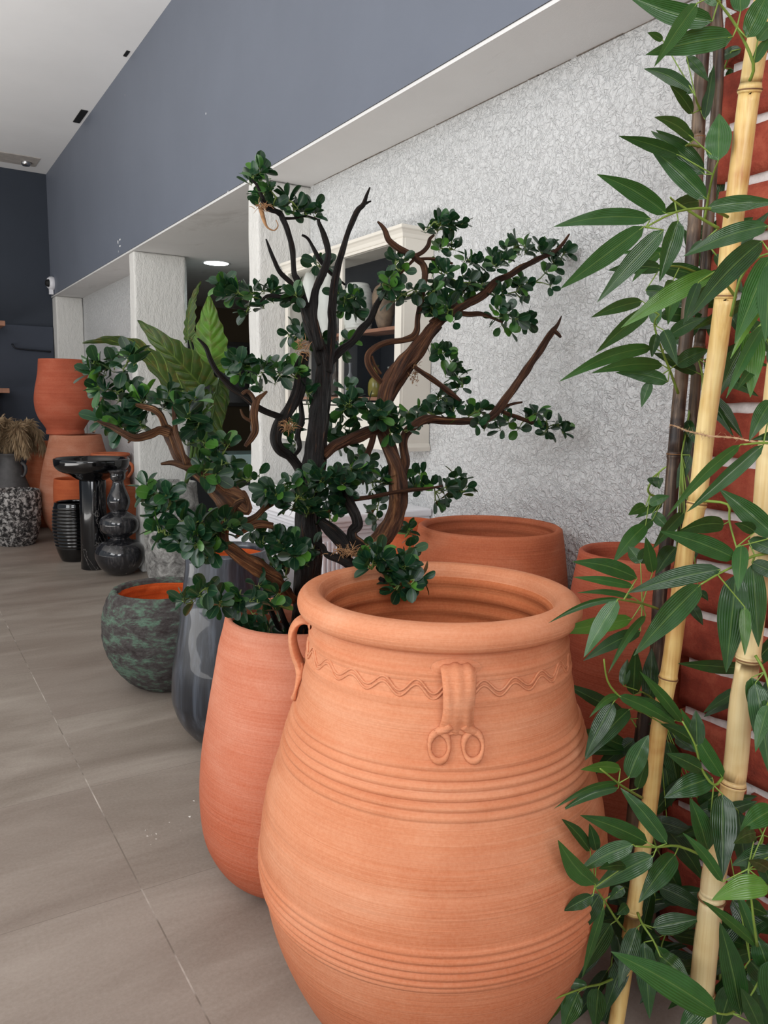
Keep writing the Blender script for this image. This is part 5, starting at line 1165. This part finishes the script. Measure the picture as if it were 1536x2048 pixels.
spray(c4, b4, z7, [(850, 300), (800, 600), (770, 760)], [(790, 620, 780, 830, 80, .15), (800, 560, 850, 700, 60, .15), (820, 760, 740, 960, 70, .1), (870, 1100, 750, 1170, 60, .12), (780, 1100, 600, 1312, 70, .35), (760, 1380, 870, 1330, 90, .15), (820, 1630, 895, 1757, 60, .1), (870, 1560, 925, 1615, 50, .1), (740, 1300, 620, 1460, 110, .18)], 1.90, dend=1.80)
spray(c4, b4, z6, [(985, 480), (1020, 400), (1060, 300)], [(1120, 285, 955, 370, 60, .1), (1095, 570, 1040, 710, 50, .12), (1060, 400, 1030, 500, 46, .1), (960, 400, 965, 690, 70, .08), (1180, 740, 1290, 760, 90, .15), (1180, 820, 1290, 800, 90, .12), (1270, 780, 1110, 950, 110, .08), (1140, 1100, 1320, 1110, 100, .1), (1000, 1060, 1150, 1150, 80, .12), (1040, 970, 960, 1200, 100, .08), (930, 1500, 1000, 1260, 100, .12), (900, 1560, 780, 1340, 90, .12), (1100, 1640, 960, 1880, 100, .06), (1150, 1500, 1250, 1680, 90, .08)], 1.90, dend=1.80)
spray(c4, b4, z6, [(900, 1700), (860, 1760), (800, 1820)], [(820, 1760, 1000, 1800, 80, .08), (640, 1840, 960, 1885, 84, .1), (840, 1900, 1090, 1890, 70, .08), (720, 2000, 890, 1900, 92, .25), (700, 1780, 950, 1740, 70, .1), (800, 1350, 950, 1390, 90, .15), (540, 1430, 660, 1500, 60, .5), (930, 1900, 1010, 2060, 60, .1)], 1.88, dend=1.84)
spray(c4, b4, z8, [(640, 300), (610, 260), (560, 230)], [(510, 245, 525, -10, 84, .08), (600, 275, 612, -10, 94, .1), (455, 195, 480, 50, 60, .3), (700, 500, 760, 760, 100, .12), (740, 480, 850, 560, 60, .1), (880, 860, 1000, 780, 100, .12), (860, 890, 1190, 800, 100, .1), (700, 990, 900, 1270, 105, .12), (680, 600, 720, 860, 80, .1), (900, 900, 1010, 1000, 80, .1)], 1.86, 2.739, 1.80)
# dense inner leaves close to the bricks and floor
random.seed(99)
ident = lambda x, y: (x, y)
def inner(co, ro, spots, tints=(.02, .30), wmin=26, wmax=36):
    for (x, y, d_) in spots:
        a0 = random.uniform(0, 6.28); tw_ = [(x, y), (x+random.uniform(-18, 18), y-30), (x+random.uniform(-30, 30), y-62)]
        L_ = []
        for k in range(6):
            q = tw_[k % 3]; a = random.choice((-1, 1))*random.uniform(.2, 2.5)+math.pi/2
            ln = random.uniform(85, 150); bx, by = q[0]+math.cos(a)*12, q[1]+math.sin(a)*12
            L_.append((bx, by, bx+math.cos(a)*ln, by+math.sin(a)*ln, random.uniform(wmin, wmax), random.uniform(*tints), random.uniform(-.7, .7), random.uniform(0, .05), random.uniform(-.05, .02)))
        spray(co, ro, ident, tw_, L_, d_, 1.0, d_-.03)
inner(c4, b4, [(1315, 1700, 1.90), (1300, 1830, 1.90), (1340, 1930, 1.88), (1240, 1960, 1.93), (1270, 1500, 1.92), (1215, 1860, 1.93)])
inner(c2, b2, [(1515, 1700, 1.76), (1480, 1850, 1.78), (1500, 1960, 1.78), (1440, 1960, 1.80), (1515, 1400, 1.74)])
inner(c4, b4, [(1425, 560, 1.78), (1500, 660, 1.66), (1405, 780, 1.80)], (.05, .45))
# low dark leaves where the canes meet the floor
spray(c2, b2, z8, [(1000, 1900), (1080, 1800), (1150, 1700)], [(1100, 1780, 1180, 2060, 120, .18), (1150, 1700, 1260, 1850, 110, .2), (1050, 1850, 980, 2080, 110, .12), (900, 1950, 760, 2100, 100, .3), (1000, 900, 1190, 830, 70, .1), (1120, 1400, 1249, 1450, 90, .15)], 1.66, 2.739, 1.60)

# twine tied round the canes
m = MB(); tw = [at(1340, 850, 1.80), at(1352, 853, 1.79), at(1375, 862, 1.70), at(1400, 868, 1.60), at(1418, 872, 1.585), at(1470, 876, 1.57), (at(1500, 882, 1.55)), at(1545, 888, 1.50)]
for ph in (0, math.pi):
    P = smooth3(tw, 10)
    m.tube([p+Vector((0, math.cos(i*.9+ph)*.0010, math.sin(i*.9+ph)*.0010)) for i, p in enumerate(P)], [.0013]*len(P), 5)
random.seed(4)
for q in range(120):
    p = P[random.randrange(len(P))]; d = Vector((random.gauss(0, 1), random.gauss(0, 1), random.gauss(0, 1))).normalized()*random.uniform(.004, .014)
    m.tube([p, p+d], [.0003, .0002], 3, cap=False)
tag(m.build('twine', M_twine, None, True, tw[2]), 'frayed natural jute twine tying the bamboo canes together', 'twine')
